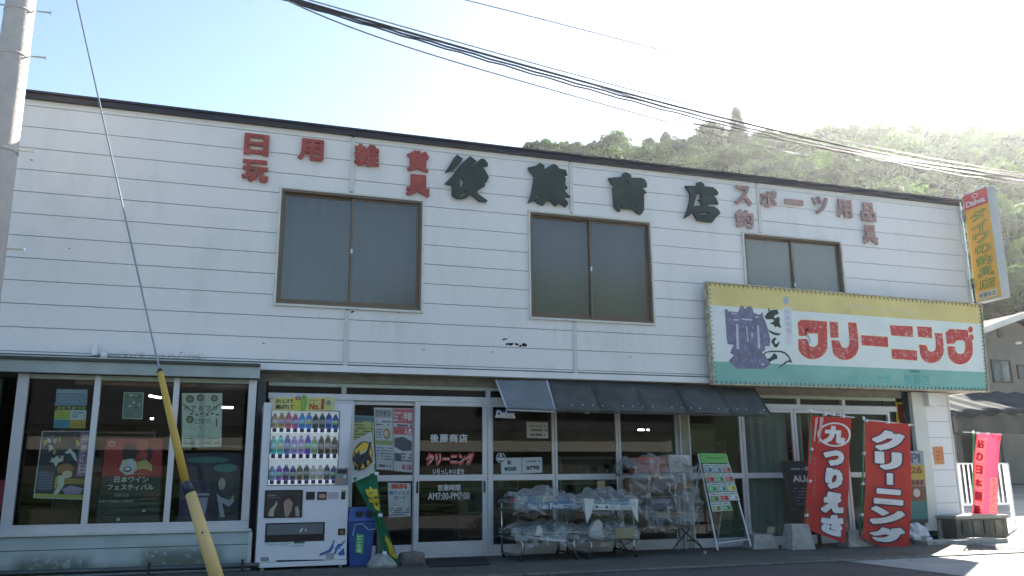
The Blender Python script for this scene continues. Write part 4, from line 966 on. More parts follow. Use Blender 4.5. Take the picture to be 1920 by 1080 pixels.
def f(a): a.lines(.1,.1,.9,.4,1,(.3,.3,.26),2,1,.4); a.lines(.06,.4,.95,.6,1,(.1,.1,.1),2,2,.6); a.lines(.15,.68,.85,.9,1,(.08,.08,.08),2,3,.6)
poster('window_notice','small cream handwritten notice in the first big pane right of the door','notice',(987,791),(1027,792),(1028,822),(988,821),SYp,ink((.50,.49,.42)),f)
def f(a): a.text('鮎',.30,.12,.5,.42,(.05,.05,.05),2,.04); a.text('¥500',.15,.55,.75,.82,(.05,.06,.06),2,.05)
poster('price_card','pale card priced 500 yen in the lower pane corner right of the door','price card',(939,859),(978,858),(978,888),(940,889),SYp-.004,ink((.48,.53,.52)),f)
def f(a): a.lines(.1,.12,.9,.38,1,(.2,.22,.25),2,2,.5); a.text('¥798',.2,.52,.85,.80,(.05,.06,.06),2,.05)
poster('price_card','pale card priced 798 yen beside the 500 yen card','price card',(979,858),(1016,857),(1017,886),(979,888),SYp-.001,ink((.47,.51,.51)),f)
a=Art((930,849),(948,849),(948,868),(930,868),SYp-.014); o=thing('round_sticker','round white and black fishing sticker on the pane just right of the sliding door','sticker',a.c[3])
a.ell(.5,.5,.5,.5,(.5,.5,.48),1); a.ell(.5,.5,.42,.42,(.06,.08,.08),2); a.poly([(.1,.5),(.9,.5),(.8,.75),(.2,.75)],(.55,.56,.55),3); a.ell(.5,.3,.12,.14,(.5,.5,.5),3); a.done(o)
# yellow pictogram boards in the recess and lower board
def f(a):
    a.ell(.5,.28,.42,.27,(.22,.045,.02),1,20); a.rect(.08,.05,.92,.3,(.22,.045,.02),1.2); a.ell(.5,.28,.16,.1,(.62,.38,.05),2,12); a.poly([(.4,.3),(.55,.16),(.7,.24),(.55,.38)],(.6,.36,.05),2.5)
    a.ell(.62,.76,.38,.22,(.24,.05,.02),1,20); a.rect(.25,.62,1,.76,(.24,.05,.02),1.2); a.poly([(.02,.98),(.3,.8),(.5,.98)],(.2,.12,.02),2)
poster('yellow_board','yellow board with brown rounded emblems in the recess behind the red flags','sign',(1679,754),(1720,752),(1722,845),(1684,845),.36,ink((.60,.48,.05)),f)
def f(a):
    a.rect(.0,.0,1,.20,(.28,.31,.32)); a.text('Pi',.2,.03,.8,.17,(.08,.12,.16),2,.05); a.rect(0,.2,1,.4,(.40,.31,.05)); a.text('26',.15,.22,.85,.32,(.25,.08,.03),2,.05); a.rect(0,.4,1,.5,(.36,.18,.12)); a.text('得得得',.1,.41,.9,.49,(.1,.04,.03),2,.03)
    a.rect(0,.5,1,.7,(.14,.09,.05)); a.ell(.45,.6,.34,.09,(.25,.05,.03),2); a.ell(.45,.59,.2,.06,(.50,.46,.42),3); a.rect(0,.7,1,.95,(.06,.19,.17),1)
poster('promotional_banner_panel','dark multicoloured promotional panel below the yellow board beside the cream column','banner',(1700,846),(1731,845),(1741,980),(1706,980),.05,ink((.05,.07,.06)),f)
a=Art((1749,838),(1768,837),(1771,870),(1754,871),.19); o=thing('orange_mailbox_plate','small faded orange plate on the white pier at the right end','plate',a.c[3]); a.sheet(o,'plate',mat('faded_orange',(.62,.26,.10),.6,0,.12,9),.012); a.lines(.2,.2,.8,.8,3,(.5,.1,.05),2,1,.4); a.done(o)

# ================================================================ VENDING MACHINE
YM=-.60
def mx(px,py=900): return U(px,py,YM).x
def mz(py,px=560): return U(px,py,YM).z
vx0,vx1=(mx(494,760)+mx(480,1050))/2,(mx(656,760)+mx(652,1050))/2
vz0,vz1=mz(1062),mz(756)
vm=thing('vending_machine','white drinks vending machine with three lit rows of bottles and a yellow sign on top','vending machine',((vx0+vx1)/2,-.25,0))
VW=mat('vending_white_enamel',(.70,.71,.74),.3,0,.03,4)
wx0,wx1=mx(503),mx(632); wz1,wz0=mz(770),mz(909)
MB().box(vx0,vx1,YM+.09,YM+.72,vz0,vz1).build('cabinet',VW,vm,bevel=.008)
b=MB(); q=.0
b.box(vx0,wx0,YM,YM+.088,wz0,wz1).box(wx1,vx1,YM,YM+.088,wz0,wz1).box(vx0,vx1,YM,YM+.088,wz1,vz1).box(vx0,vx1,YM,YM+.088,vz0+.06,wz0)
b.build('front_door',VW,vm)
MB().box(vx0-.006,vx1+.006,YM-.012,YM+.09,vz0,vz0+.055).build('kick_plate',VW,vm,bevel=.004)
for x in (vx0+.06,vx1-.08): MB().box(x,x+.04,YM+.03,YM+.1,0,vz0).build('foot',STEEL,vm)
MB().box(wx0,wx1,YM+.080,YM+.087,wz0,wz1).build('display_back',mat('lit_display_back',(.26,.31,.34),.5,emit=.2),vm)
for z0,z1,x0,x1 in ((wz0-.006,wz0+.0,wx0,wx1),(wz1,wz1+.006,wx0,wx1),(wz0,wz1,wx0-.006,wx0),(wz0,wz1,wx1,wx1+.006)): MB().box(x0,x1,YM-.006,YM+.0,z0,z1).build('window_trim',BLACK,vm)
BOT=[[(.42,.30,.17),(.36,.27,.10),(.50,.12,.16),(.42,.10,.22),(.08,.22,.45),(.08,.24,.5),(.03,.06,.06),(.05,.09,.07),(.04,.08,.28),(.05,.1,.32)],
     [(.08,.42,.34),(.10,.46,.36),(.10,.14,.3),(.28,.24,.42),(.34,.24,.44),(.12,.05,.35),(.18,.34,.16),(.07,.07,.03),(.08,.08,.03),(.06,.07,.04)],
     [(.12,.24,.3),(.24,.07,.32),(.06,.04,.12),(.07,.05,.15),(.10,.09,.03),(.06,.08,.07),(.36,.34,.24),(.38,.35,.24),(.07,.08,.07),(.04,.06,.14)]]
CAPL=[(.6,.58,.5),(.5,.5,.5),(.55,.5,.5)]
LITE=mat('lit_button_strip',(.80,.84,.92),.4,emit=.09)
rowsz=[(mz(811),mz(803),mz(773)),(mz(860),mz(851),mz(815)),(mz(908),mz(900),mz(868))]
for r_,(zb_,zt_,ztop) in enumerate(rowsz):
    MB().box(wx0+.004,wx1-.004,YM+.012,YM+.078,zb_,zt_).build('shelf',LITE,vm)
    for k in range(10):
        x=wx0+(wx1-wx0)*(k+.5)/10; rad=(wx1-wx0)/10*.46; h=(ztop-zt_)*(1.02 if r_!=2 else .92)*(.92+.08*((k*7+r_*3)%3)/2); short=r_==0 and k>5
        col=tuple(min(.75,c*1.5+.02) for c in BOT[r_][k]); b=MB(); c0=(x,YM+.048,zt_)
        b.use(ink(col)); b.lathe(c0,[(rad*.9,0),(rad,.008),(rad,h*.12)],8); 
        b.use(ink(tuple(min(.7,c*1.0+.0) for c in col))); b.lathe((x,YM+.048,zt_+h*.12),[(rad,0),(rad*.97,h*.28),(rad,h*.55)],8)
        lab_=tuple(min(.75,.25+c*1.1) for c in (col[(1)],col[2],col[0])) if (k%2) else tuple(min(.75,.30+c) for c in col)
        b.use(ink(lab_)); b.lathe((x,YM+.047,zt_+h*.28),[(rad*1.03,0),(rad*1.03,h*.26)],8)
        b.use(ink(col)); b.lathe((x,YM+.048,zt_+h*.67),[(rad,0),(rad*.75,h*.12),(rad*.42,h*.22)],8)
        b.use(ink(CAPL[r_])); b.lathe((x,YM+.048,zt_+h*.89),[(rad*.45,0),(rad*.45,h*.10)],8)
        b.build('drink_sample',None,vm,smooth=True)
        xx=x; z=(zb_+zt_)/2; b=MB(); b.box(xx-rad*.62,xx+rad*.62,YM-.004,YM+.011,zb_+.004,zt_-.001); b.build('selection_button',mat('button_navy',(.03,.04,.09),.3) if True else LITE,vm)
MB().box(wx0,wx1,YM+.001,YM+.004,wz0,wz1).build('window_pane',glassmat('machine_glass',(.95,.96,.97),.6),vm)
va=Art((vx0,YM-.0,vz1),(vx1,YM-.0,vz1),(vx1,YM-.0,vz0),(vx0,YM-.0,vz0))
def uv(px,py): 
    p=U(px,py,YM); return ((p.x-vx0)/(vx1-vx0),(vz1-p.z)/(vz1-vz0))
def R2(x0,y0,x1,y1,col,L=1):
    a_=uv(x0,y0);c_=uv(x1,y1); va.rect(a_[0],a_[1],c_[0],c_[1],col,L)
def T2(t,x0,y0,x1,y1,col,L=2,bold=.02):
    a_=uv(x0,y0);c_=uv(x1,y1); va.text(t,a_[0],a_[1],c_[0],c_[1],col,L,bold)
def Pp(pts,col,L=2): va.poly([uv(*p) for p in pts],col,L)
def VB(name,x0,y0,x1,y1,y_out,m,bev=.003):
    a_=U(x0,y0,YM);c_=U(x1,y1,YM); return MB().box(a_.x,c_.x,YM-y_out,YM+.03,c_.z,a_.z).build(name,m,vm,bevel=bev)
DK=mat('dark_panel_plastic',(.02,.02,.025),.25)
VB('poster_window',497,919,566,970,.012,DK,.006)
Pp([(500,922),(564,922),(563,968),(499,968)],(.045,.038,.032),12)
Pp([(530,935),(538,929),(546,931),(549,942),(546,958),(540,969),(534,968),(532,950)],(.36,.24,.18),13); Pp([(528,934),(538,927),(548,929),(552,944),(547,940),(541,934),(532,940),(530,958),(527,950)],(.04,.02,.02),14)
Pp([(503,965),(506,955),(514,948),(518,939),(520,945),(514,957),(513,968),(504,968)],(.40,.38,.26),13); Pp([(554,968),(553,952),(558,948),(561,960),(561,968)],(.38,.34,.22),13)
Pp([(502,928),(518,928),(518,929.5),(502,929.5)],(.3,.3,.3),13); Pp([(502,932),(524,932),(524,933),(502,933)],(.22,.22,.22),13)
VB('coin_panel',574,922,590,937,.006,DK); VB('card_reader',595,922,612,937,.01,DK); Pp([(598,926),(610,926),(610,934),(598,934)],(.45,.25,.15),10)
R2(614,923,635,935,(.5,.5,.52),1); 
for y in (924,929,933): R2(616,y,633,y+1.2,(.25,.25,.27),2)
VB('coin_return_lever',641,917,648,921,.02,STEEL); VB('coin_slot_housing',640,922,647,936,.012,DK)
VB('payment_unit',629,877,652,909,.012,mat('payment_grey',(.24,.28,.28),.35,.2)); Pp([(632,880),(650,880),(650,888),(632,888)],(.03,.03,.03),11); Pp([(644,891),(649,891),(649,897),(644,897)],(.6,.6,.6),12); Pp([(630,898),(641,895),(642,902),(634,906),(630,904)],(.45,.25,.18),12)
pk=VB('pickup_port',498,981,608,1014,.004,DK); VB('pickup_flap',501,983.5,605,1001,.010,mat('smoked_flap',(.10,.13,.15),.12)); 
Pp([(561,997),(566,990),(568,991),(564,998)],(.6,.6,.6),10)
a_=uv(573,994); va.ell(a_[0],a_[1],.014,.009,(.35,.37,.38),10)
VB('coin_return_cup',634,991,647,1003,.008,DK); Pp([(637,994),(644,994),(644,1001),(637,1001)],(.2,.13,.02),8)
R2(489,1045,504,1052,(.22,.25,.26),2); T2('DyDo',498,1018,522,1024,(.18,.30,.36),2,.0)
for i,(x0,y0,x1) in enumerate(((525,1018,545),(525,1021,540),(550,1016,570),(543,1023,570))): R2(x0,y0,x1,y0+1.5,(.35,.5,.47),2)
R2(551,1016,571,1020,(.30,.52,.42),2)
BL_=(.05,.12,.34)
Pp([(598,1043),(601,1037),(616,1031),(623,1020),(625,1012),(627,1013),(625,1026),(620,1035),(604,1041)],BL_,3)
Pp([(628,1028),(634,1020),(640,1019),(646,1013),(647,1015),(641,1023),(634,1026),(630,1037),(625,1041),(624,1039),(628,1034)],BL_,3); Pp([(634,1037),(645,1027),(646,1041),(634,1041)],BL_,3.3); Pp([(632,1022),(640,1023),(638,1030),(632,1030)],(.15,.35,.55),2.7)
R2(611,1037,626,1048,(.33,.35,.36),4)
Pp([(515,1060-8),(521,1052-2),(606,1050-1),(613,1058-4),(606,1052.5),(521,1053.5)],(.03,.03,.04),2)
va.done(vm)
# sign on the machine
a=Art((513,745),(627,745),(625,770),(511,770),YM-.03); o=thing('yellow_topper_sign','yellow paper sign reading No.1 standing on top of the vending machine','sign',a.c[3])
a.sheet(o,'board',mat('yellow_card',(.60,.56,.20),.55,0,.08,8),.004)
a.text('おいしさで',.04,.12,.32,.44,(.05,.06,.03),2,.04); a.text('選ばれて',.04,.54,.34,.88,(.05,.06,.03),2,.04); a.ell(.40,.06,.05,.16,(.35,.10,.10),2); a.text('祝',.38,-.06,.42,.12,(.6,.5,.5),3,.03)
a.poly([(.46,-.14),(.50,-.2),(.53,-.1),(.55,.3),(.54,1),(.46,1),(.45,.3)],(.18,.42,.06),3); a.poly([(.48,.1),(.52,.2),(.49,.5),(.52,.9),(.48,.7)],(.35,.5,.15),4)
a.text('おかげさまで',.59,.16,.74,.3,(.5,.12,.03),2,.03); a.text('No.',.59,.42,.76,.92,(.42,.10,.02),2,.06); a.text('1',.785,.12,.84,.92,(.42,.09,.03),2,.015); a.ring(.91,.42,.04,.2,.3,(.12,.22,.25),2); a.ell(.91,.42,.022,.1,(.12,.2,.22),2); a.lines(.86,.72,.96,.9,2,(.4,.38,.2),2,1,.3)
a.rect(.3,.0,.46,1,(.58,.52,.08),1.2); a.done(o)
# ================================================================ IN FRONT OF THE SHOP
def onG(px,Y): return U(px,1000,Y).x
# recycling bin
YB=-.62
bl,br=U(656,1067,YB),U(694,1067,YB); tl,tr=U(656,952,YB),U(703,953,YB)
BLU=mat('blue_bin_plastic',(.035,.085,.27),.35,0,.12,5)
bn=thing('recycling_bin','blue bottle and can bin with two round holes, right of the vending machine','bin',((bl.x+br.x)/2,YB+.15,0))
zt=tl.z; zm=U(680,978,YB).z
b=MB(); xm0,xm1=bl.x,br.x
b.hexa([(xm0,YB+.02,.0),(xm1,YB+.02,.0),(xm1,YB+.30,.0),(xm0,YB+.30,.0)],[(tl.x-.01,YB-.02,zm),(tr.x+.01,YB-.02,zm),(tr.x+.01,YB+.34,zm),(tl.x-.01,YB+.34,zm)])
b.build('bin_body',BLU,bn,bevel=.012)
b=MB(); b.hexa([(tl.x-.02,YB-.035,zm+.001),(tr.x+.015,YB-.035,zm+.001),(tr.x+.015,YB+.35,zm+.001),(tl.x-.02,YB+.35,zm+.001)],[(tl.x+.005,YB+.03,zt),(tr.x-.01,YB+.03,zt),(tr.x-.01,YB+.32,zt),(tl.x+.005,YB+.32,zt)])
b.build('bin_lid',BLU,bn,bevel=.012)
for px in (673,692):
    p=U(px,963,YB); r=.042
    b=MB(); b.cyl((p.x,YB-.022,p.z),(p.x,YB+.012,p.z+.004),r*1.12,n=16); b.build('hole_rim',BLU,bn); MB().cyl((p.x,YB-.025,p.z),(p.x,YB-.0225,p.z),r,n=16).build('hole',BLACK,bn)
a=Art((668,1000),(683,1003),(681,1039),(665,1036),YB-.012); a.rect(0,0,1,1,(.04,.32,.07),1); a.vtext('ビン缶類',.2,.03,.8,.97,(.65,.68,.62),3,.02,.1); a.done(bn,'label_print')
p=U(676,984,YB-.03);b=MB(); w_=.11; b.tube([(p.x-w_*.8,YB-.03,p.z-.12),(p.x-w_*.6,YB-.035,p.z),(p.x+w_*.2,YB-.04,p.z+.01),(p.x+w_*.8,YB-.05,p.z-.06),(p.x+w_*1.6,YB-.05,p.z-.05)],.006); b.build('wire_hook',mat('clear_plastic_rod',(.35,.42,.5),.2),bn)
# waste pipe / post behind with clear tube
q=U(712,1000,-.5); o=MB().box(q.x-.03,q.x+.05,-.48,-.40,0,.42).build('grey_post',mat('grey_post_paint',(.14,.15,.13),.7)); tag(o,'short grey post between the blue bin and the green delivery flag','post')
# delivery flag
YF=-.72
fl=thing('delivery_flag','leaning green and white delivery flag with a black cat emblem on a yellow oval','flag',(U(718,1050,YF).x,YF,0))
b=MB(); b.tube([U(697,806,YF),U(703,880,YF),U(710,960,YF),U(718,1050,YF)],.011,8); b.build('flag_pole',GREENPOLE,fl,smooth=True)
WCL=mat('white_flag_cloth',(.56,.57,.55),.8,0,.05,6); GCL=mat('green_flag_cloth',(.015,.16,.075),.8,0,.15,8)
wv=lambda u,v:Vector((0,.02*math.sin(u*5+v*2)+.012*math.sin(v*9),0))
a=Art((655,830),(697,809),(706,886),(661,905),YF-.02,warp=wv); b=MB(); b.grid(lambda u,v:a.P(u,v),8,10); b.build('white_cloth',WCL,fl,smooth=True)
a.ell(.50,.46,.43,.34,(.10,.07,.01),8,24); a.ell(.50,.46,.40,.31,(.66,.42,.03),9,24)
CAT=[(.10,.50),(.16,.36),(.22,.42),(.30,.40),(.36,.34),(.38,.46),(.50,.44),(.66,.40),(.80,.24),(.92,.12),(.96,.18),(.84,.34),(.76,.48),(.80,.60),(.84,.70),(.76,.68),(.70,.58),(.62,.60),(.66,.74),(.58,.74),(.54,.62),(.42,.62),(.36,.74),(.28,.74),(.30,.62),(.20,.70),(.14,.66),(.22,.56),(.16,.54)]
CAT=[(.06,.42),(.16,.38),(.20,.26),(.28,.36),(.38,.28),(.40,.42),(.60,.42),(.72,.36),(.84,.22),(.92,.22),(.88,.32),(.76,.46),(.80,.58),(.88,.70),(.80,.74),(.70,.60),(.62,.62),(.64,.76),(.54,.76),(.50,.64),(.42,.66),(.36,.78),(.26,.78),(.28,.64),(.20,.74),(.10,.70),(.18,.54),(.10,.50)]
a.poly(CAT,(.02,.02,.02),10.5); a.done(fl)
a=Art((662,896),(706,886),(716,966),(690,953),YF-.02,warp=wv); b=MB(); b.grid(lambda u,v:a.P(u,v),8,10); b.build('green_cloth',GCL,fl,smooth=True); a.text('宅',.30,.32,.92,.92,(.62,.45,.03),8,.05); a.done(fl)
wv2=lambda u,v:Vector((0,.03*math.sin(u*4),0))
a=Art((697,958),(716,966),(749,1058),(722,1040),YF-.02,warp=wv2); b=MB(); b.grid(lambda u,v:a.P(u,v),6,10); b.build('green_cloth',GCL,fl,smooth=True); a.text('急',.45,.45,.98,.92,(.60,.44,.03),8,.05); a.done(fl)
for y,x in ((966,713),(1037,721),(888,706)): 
    p=U(x,y,YF-.03); MB().box(p.x-.022,p.x+.025,YF-.045,YF+.0,p.z-.018,p.z+.018).build('flag_clip',WHITEPL,fl,bevel=.005)
STONE=mat('pale_rough_stone',(.26,.28,.25),.9,0,.3,9,.9,40); STONE2=mat('brown_rough_stone',(.15,.135,.12),.9,0,.35,9,.9,40)
def rock(name,label,px0,px1,pyt,pyb,Y,m,seed,dy=.16,grp=None,peak=False):
    l=U(px0,pyb,Y);r=U(px1,pyb,Y);t=U((px0+px1)/2,pyt,Y); b=MB(); h=t.z
    if peak: prof=[(1.,0),(1.02,.18),(.82,.5),(.5,.85),(.3,1.)]
    else: prof=[(.94,0),(1.,.2),(.98,.62),(.88,.92),(.6,1.)]
    rr2=random.Random(seed); vs=[];n_=16
    for (rr_,zz) in prof:
        for k in range(n_):
            t_=2*math.pi*k/n_; c_,s_=math.cos(t_),math.sin(t_); e=.55 if not peak else .8
            c_=abs(c_)**e*(1 if c_>0 else -1); s_=abs(s_)**e*(1 if s_>0 else -1); q=rr_*(1+rr2.uniform(-.06,.06))
            vs.append(((l.x+r.x)/2+c_*q*(r.x-l.x)/2,Y+dy+s_*q*dy,zz*h*(1+rr2.uniform(-.04,.04))))
    fs=[(j*n_+k,j*n_+(k+1)%n_,(j+1)*n_+(k+1)%n_,(j+1)*n_+k) for j in range(len(prof)-1) for k in range(n_)]+[tuple(range((len(prof)-1)*n_,len(prof)*n_))]
    b.add(vs,fs); o=b.build(name,m,None,smooth=False,origin=((l.x+r.x)/2,Y,0)); tag(o,label,'stone' if 'rock' in name or 'stone' in name else 'flag base',grp); return o
rock('flag_base_stone','pale rounded conical stone weight at the foot of the green delivery flag',691,747,1040,1074,-.86,STONE,3,.14,peak=True)
rock('rough_rock','brown rough rock left of the door mat',750,801,1037,1066,-.72,STONE2,5,.15)
# door mat
b=MB(); b.hexa([(U(800,1060,-.9).x,-1.05,.002),(G(938,1066).x,-1.05,.002),(G(905,1045).x,-.10,.002),(U(800,1040,-.1).x,-.10,.002)],[(U(800,1060,-.9).x,-1.05,.016),(G(938,1066).x,-1.05,.016),(G(905,1045).x,-.10,.016),(U(800,1040,-.1).x,-.10,.016)])
o=b.build('door_mat',mat('black_ribbed_mat',(.018,.02,.02),.9,0,.2,30,.6,150)); tag(o,'flat black door mat in front of the sliding doors','mat')

# plastic film over goods
FILM=glassmat('clear_plastic_film',(.88,.90,.88),1.3,.22,.14,(.50,.53,.52))
def film(parent,pts_fn,nu,nv,seed,amp=.02,name='plastic_cover'):
    from mathutils import noise
    def g(u,v):
        p=pts_fn(u,v); q=Vector((p.x*4.5+seed*3.1,p.y*4.5,p.z*4.5)); n1=noise.noise(q); n2=noise.noise(q*2.7); n3=abs(noise.noise(q*1.4+Vector((5,1,2))))
        return p+Vector((n1*amp*.6,-(n1*amp+n2*amp*.5),n3*amp+n2*amp*.3))
    b=MB(); b.grid(g,nu,nv); o=b.build(name,FILM,parent,smooth=True); return o
def foldy(m):
    n=m.node_tree; m0=[x for x in n.nodes if x.type=='MIX_SHADER'][0]
    lw=n.nodes.new('ShaderNodeLayerWeight'); lw.inputs[0].default_value=.42
    pw=n.nodes.new('ShaderNodeMath'); pw.operation='POWER'; pw.inputs[1].default_value=1.6; n.links.new(lw.outputs['Facing'],pw.inputs[0])
    mu=n.nodes.new('ShaderNodeMath'); mu.operation='MULTIPLY_ADD'; mu.inputs[1].default_value=.9; mu.inputs[2].default_value=.10; mu.use_clamp=True; n.links.new(pw.outputs[0],mu.inputs[0])
    mixes=[x for x in n.nodes if x.type=='MIX_SHADER' and any(l.from_node.type=='BSDF_DIFFUSE' for l in n.links if l.to_node==x)]
    n.links.new(mu.outputs[0],mixes[0].inputs[0])
foldy(FILM)
GOODS=[(.10,.22,.32),(.35,.38,.36),(.12,.25,.18),(.30,.10,.10),(.40,.36,.25),(.06,.12,.22),(.5,.5,.5),(.22,.26,.12)]
def package(x,y,z,sx,sy,sz,col,parent,rng,name='package'):
    b=MB(); t=rng.uniform(-.35,.35); c_,s_=math.cos(t),math.sin(t); pts=[]
    for dz in (0,sz):
        k=1 if dz==0 else .8
        for dx,dy in ((-1,-1),(1,-1),(1,1),(-1,1)): pts.append((x+(dx*sx*c_-dy*sy*s_)*k,y+(dx*sx*s_+dy*sy*c_)*k,z+dz+rng.uniform(-.01,.01)))
    b.hexa(pts[:4],pts[4:]); o=b.build(name,ink(col),None,bevel=.006,origin=(x,y,z)); return o
def cart(name,label,pxl,pxr,pyt,pym,Yf,Yb,seed):
    x0=U(pxl,pyt,Yf).x; x1=U(pxr,pyt,Yf).x; zt_=U((pxl+pxr)/2,pyt,Yf).z; zl=U((pxl+pxr)/2,pym,Yf).z
    t=thing(name,label,'cart',((x0+x1)/2,(Yf+Yb)/2,0)); r=.014
    for x,s in ((x0+.06,1),(x1-.05,-1)):
        b=MB(); b.tube([(x-.02*s,Yb,.06),(x,Yf+.02,.075),(x+.03*s,Yf,.11),(x+.035*s,Yf,zl-.10),(x+.0*s,Yf+.04,zl-.03),(x-.04*s,Yf+.1,zl-.01)],r,8); b.build('leg_frame',STEEL,t,smooth=True)
        b=MB(); b.tube([(x-.02*s,Yb,.06),(x-.02*s,Yb,zt_+.02)],r,8); b.build('rear_upright',STEEL,t,smooth=True)
        for yy in (Yf+.0,Yb):
            b=MB(); b.cyl((x-.014,yy,.028),(x+.014,yy,.028),.028,n=12); b.cyl((x,yy,.03),(x,yy,.08),.01); b.build('caster',BLACK,t)
    for z,dz,yo in ((zt_-.05,.0,0.),(zl-.04,0,-.02)):
        b=MB(); b.box(x0,x1,Yf+.02,Yb,z-.012,z); b.box(x0,x1,Yf+.0,Yf+.02,z-.02,z+.035); b.build('tray',mat('tray_grey',(.22,.24,.24),.5,.3),t)
        b=MB(); b.tube([(x0,Yf,z+.06),(x1,Yf,z+.06),(x1,Yb,z+.09),(x0,Yb,z+.09),(x0,Yf,z+.06)],.007,6); b.build('tray_rail',STEEL,t)
    return t,x0,x1,zt_,zl
c1,x0,x1,zt1,zl1=cart('display_cart','left wheeled display cart with two plastic-covered trays and a blue strip along the upper one',966,1086,945,1003,-.80,-.12,1)
rng=random.Random(5)
for z,n_ in ((zt1-.05,16),(zl1-.04,14)):
    for i in range(n_):
        o=package(rng.uniform(x0+.08,x1-.08),rng.uniform(-.72,-.22),z+.002,rng.uniform(.05,.10),rng.uniform(.04,.08),rng.uniform(.06,.15),GOODS[rng.randrange(8)],None,rng)
        tag(o,'small wrapped packet under the plastic on the '+('upper' if z>.5 else 'lower')+' tray of the left display cart','packet','packets on the left display cart, '+('upper' if z>.5 else 'lower')+' tray')
def tent(x0,x1,y0,y1,z,hh,drop):
    def g(u,v):
        x=x0-.03+(x1-x0+.06)*u
        if v<.25: k=v/.25; return Vector((x,y0-.03-.01*k,z-drop*(1-k)))
        k=(v-.25)/.75; return Vector((x,y0-.03+(y1-y0)*k,z+hh*math.sin(math.pi*min(1,k*1.15+.05))*(.6+.6*math.sin(math.pi*u))))
    return g
for z,hh,s in ((zt1,.10,1),(zl1,.09,2)):
    o=film(None,tent(x0,x1,-.80,-.15,z,hh+.04,.15),70,40,s,.09); tag(o,'crumpled clear plastic sheet over the '+('upper' if s==1 else 'lower')+' tray of the left display cart','plastic sheet')
a=Art((985,942),(1075,940),(1074,955),(988,957),-.845); o=thing('blue_print_banner','strip with blue and white lettering hanging from the upper tray of the left cart','banner',a.c[3])
a.sheet(o,'strip',ink((.10,.16,.27)),.002); a.text('Garden Festa',.03,.15,.8,.85,(.55,.58,.62),2,.05); a.lines(.8,.2,.98,.9,2,(.5,.52,.58),2,3,.4); a.done(o)
a=Art((992,1001),(1020,1004),(1072,1012),(994,1010),-.845); 
def wedge(name,label,pts,Y,col,d=.10,cat='paper'):
    q=[U(x,y,Y) for x,y in pts]; n_=len(q); b=MB(); b.add([p for p in q]+[p+Vector((0,d,0)) for p in q],[tuple(range(n_)),tuple(range(2*n_-1,n_-1,-1))]+[(i,i+n_,(i+1)%n_+n_,(i+1)%n_) for i in range(n_)]); o=b.build(name,col if not isinstance(col,tuple) else ink(col),origin=q[0]); tag(o,label,cat); return o
wedge('folded_paper','crumpled white paper standing at the left of the lower tray of the left cart',[(1004,1004),(1008,990),(1012,985),(1017,992),(1019,1006)],-.84,(.55,.55,.53),.05)
wedge('white_card_strip','white card strip along the front of the lower tray of the left cart',[(992,1006),(1030,1010),(1062,1012),(1062,1015),(1030,1014),(992,1009)],-.85,(.6,.58,.6),.01,'card')
wedge('flower_bag','cream paper bag among the goods on the upper tray of the left cart',[(1024,940),(1027,932),(1036,930),(1045,936),(1044,946),(1030,946)],-.60,(.50,.42,.30),.08,'bag')
c2,x0,x1,zt2,zl2=cart('display_cart','right wheeled display cart with a white banner and a tan box, under clear plastic',1094,1196,945,1003,-.80,-.12,2)
for z,n_ in ((zt2-.05,15),(zl2-.04,12)):
    for i in range(n_):
        o=package(rng.uniform(x0+.08,x1-.08),rng.uniform(-.72,-.22),z+.002,rng.uniform(.05,.10),rng.uniform(.04,.08),rng.uniform(.05,.14),GOODS[rng.randrange(8)],None,rng)
        tag(o,'small wrapped packet under the plastic on the '+('upper' if z>.5 else 'lower')+' tray of the right display cart','packet','packets on the right display cart, '+('upper' if z>.5 else 'lower')+' tray')
for z,hh,s in ((zt2,.11,3),(zl2,.10,4)):
    o=film(None,tent(x0,x1,-.80,-.15,z,hh+.04,.15),70,40,s,.09); tag(o,'crumpled clear plastic sheet over the '+('upper' if s==3 else 'lower')+' tray of the right display cart','plastic sheet')
a=Art((1113,945),(1184,947),(1184,957),(1113,956),-.85); o=thing('white_banner_strip','white strip with small dark marks along the upper tray of the right cart','banner',a.c[3])
a.sheet(o,'strip',ink((.58,.58,.58)),.003); a.rect(.05,.3,.11,.7,(.05,.06,.1),2); a.rect(.31,.3,.37,.7,(.05,.06,.1),2); a.lines(.13,.4,.28,.65,1,(.2,.2,.22),2,4); a.lines(.39,.4,.56,.65,1,(.2,.2,.22),2,5); a.done(o)
WCLOTH=mat('white_draped_cloth',(.60,.60,.57),.8,0,.06,8)
wedge('cloth_drape','white cloth hanging from the left end of the upper tray of the right cart',[(1096,934),(1113,936),(1114,945),(1108,965),(1101,981),(1097,960)],-.86,WCLOTH,.03,'cloth')
wedge('cloth_drape','white cloth hanging from the right end of the upper tray of the right cart',[(1182,936),(1197,935),(1196,955),(1197,979),(1190,968),(1184,952)],-.86,WCLOTH,.03,'cloth')
wedge('crumpled_bag','crumpled white printed bag at the left of the lower tray of the right cart',[(1104,1006),(1108,990),(1116,978),(1124,974),(1130,982),(1129,995),(1134,1006),(1120,1012)],-.82,(.46,.45,.42),.1,'bag')
q0=U(1155,991,-.86);q1=U(1192,1009,-.86)
o=MB().box(q0.x,q1.x,-.86,-.60,q1.z,q0.z).build('tan_box',mat('tan_cardboard',(.27,.24,.14),.8,0,.08,5),bevel=.004,origin=(q0.x,-.86,q1.z)); tag(o,'tan cardboard box at the right front of the lower tray of the right cart','box')
wedge('wooden_tag','small upright tan board sticking up behind the right cart',[(1119,903),(1134,901),(1137,925),(1123,925)],-.35,mat('tan_board',(.30,.22,.11),.7),.02,'board')
b=MB()
p0=U(1163,1012,-.86);p1=U(1183,1044,-.8)
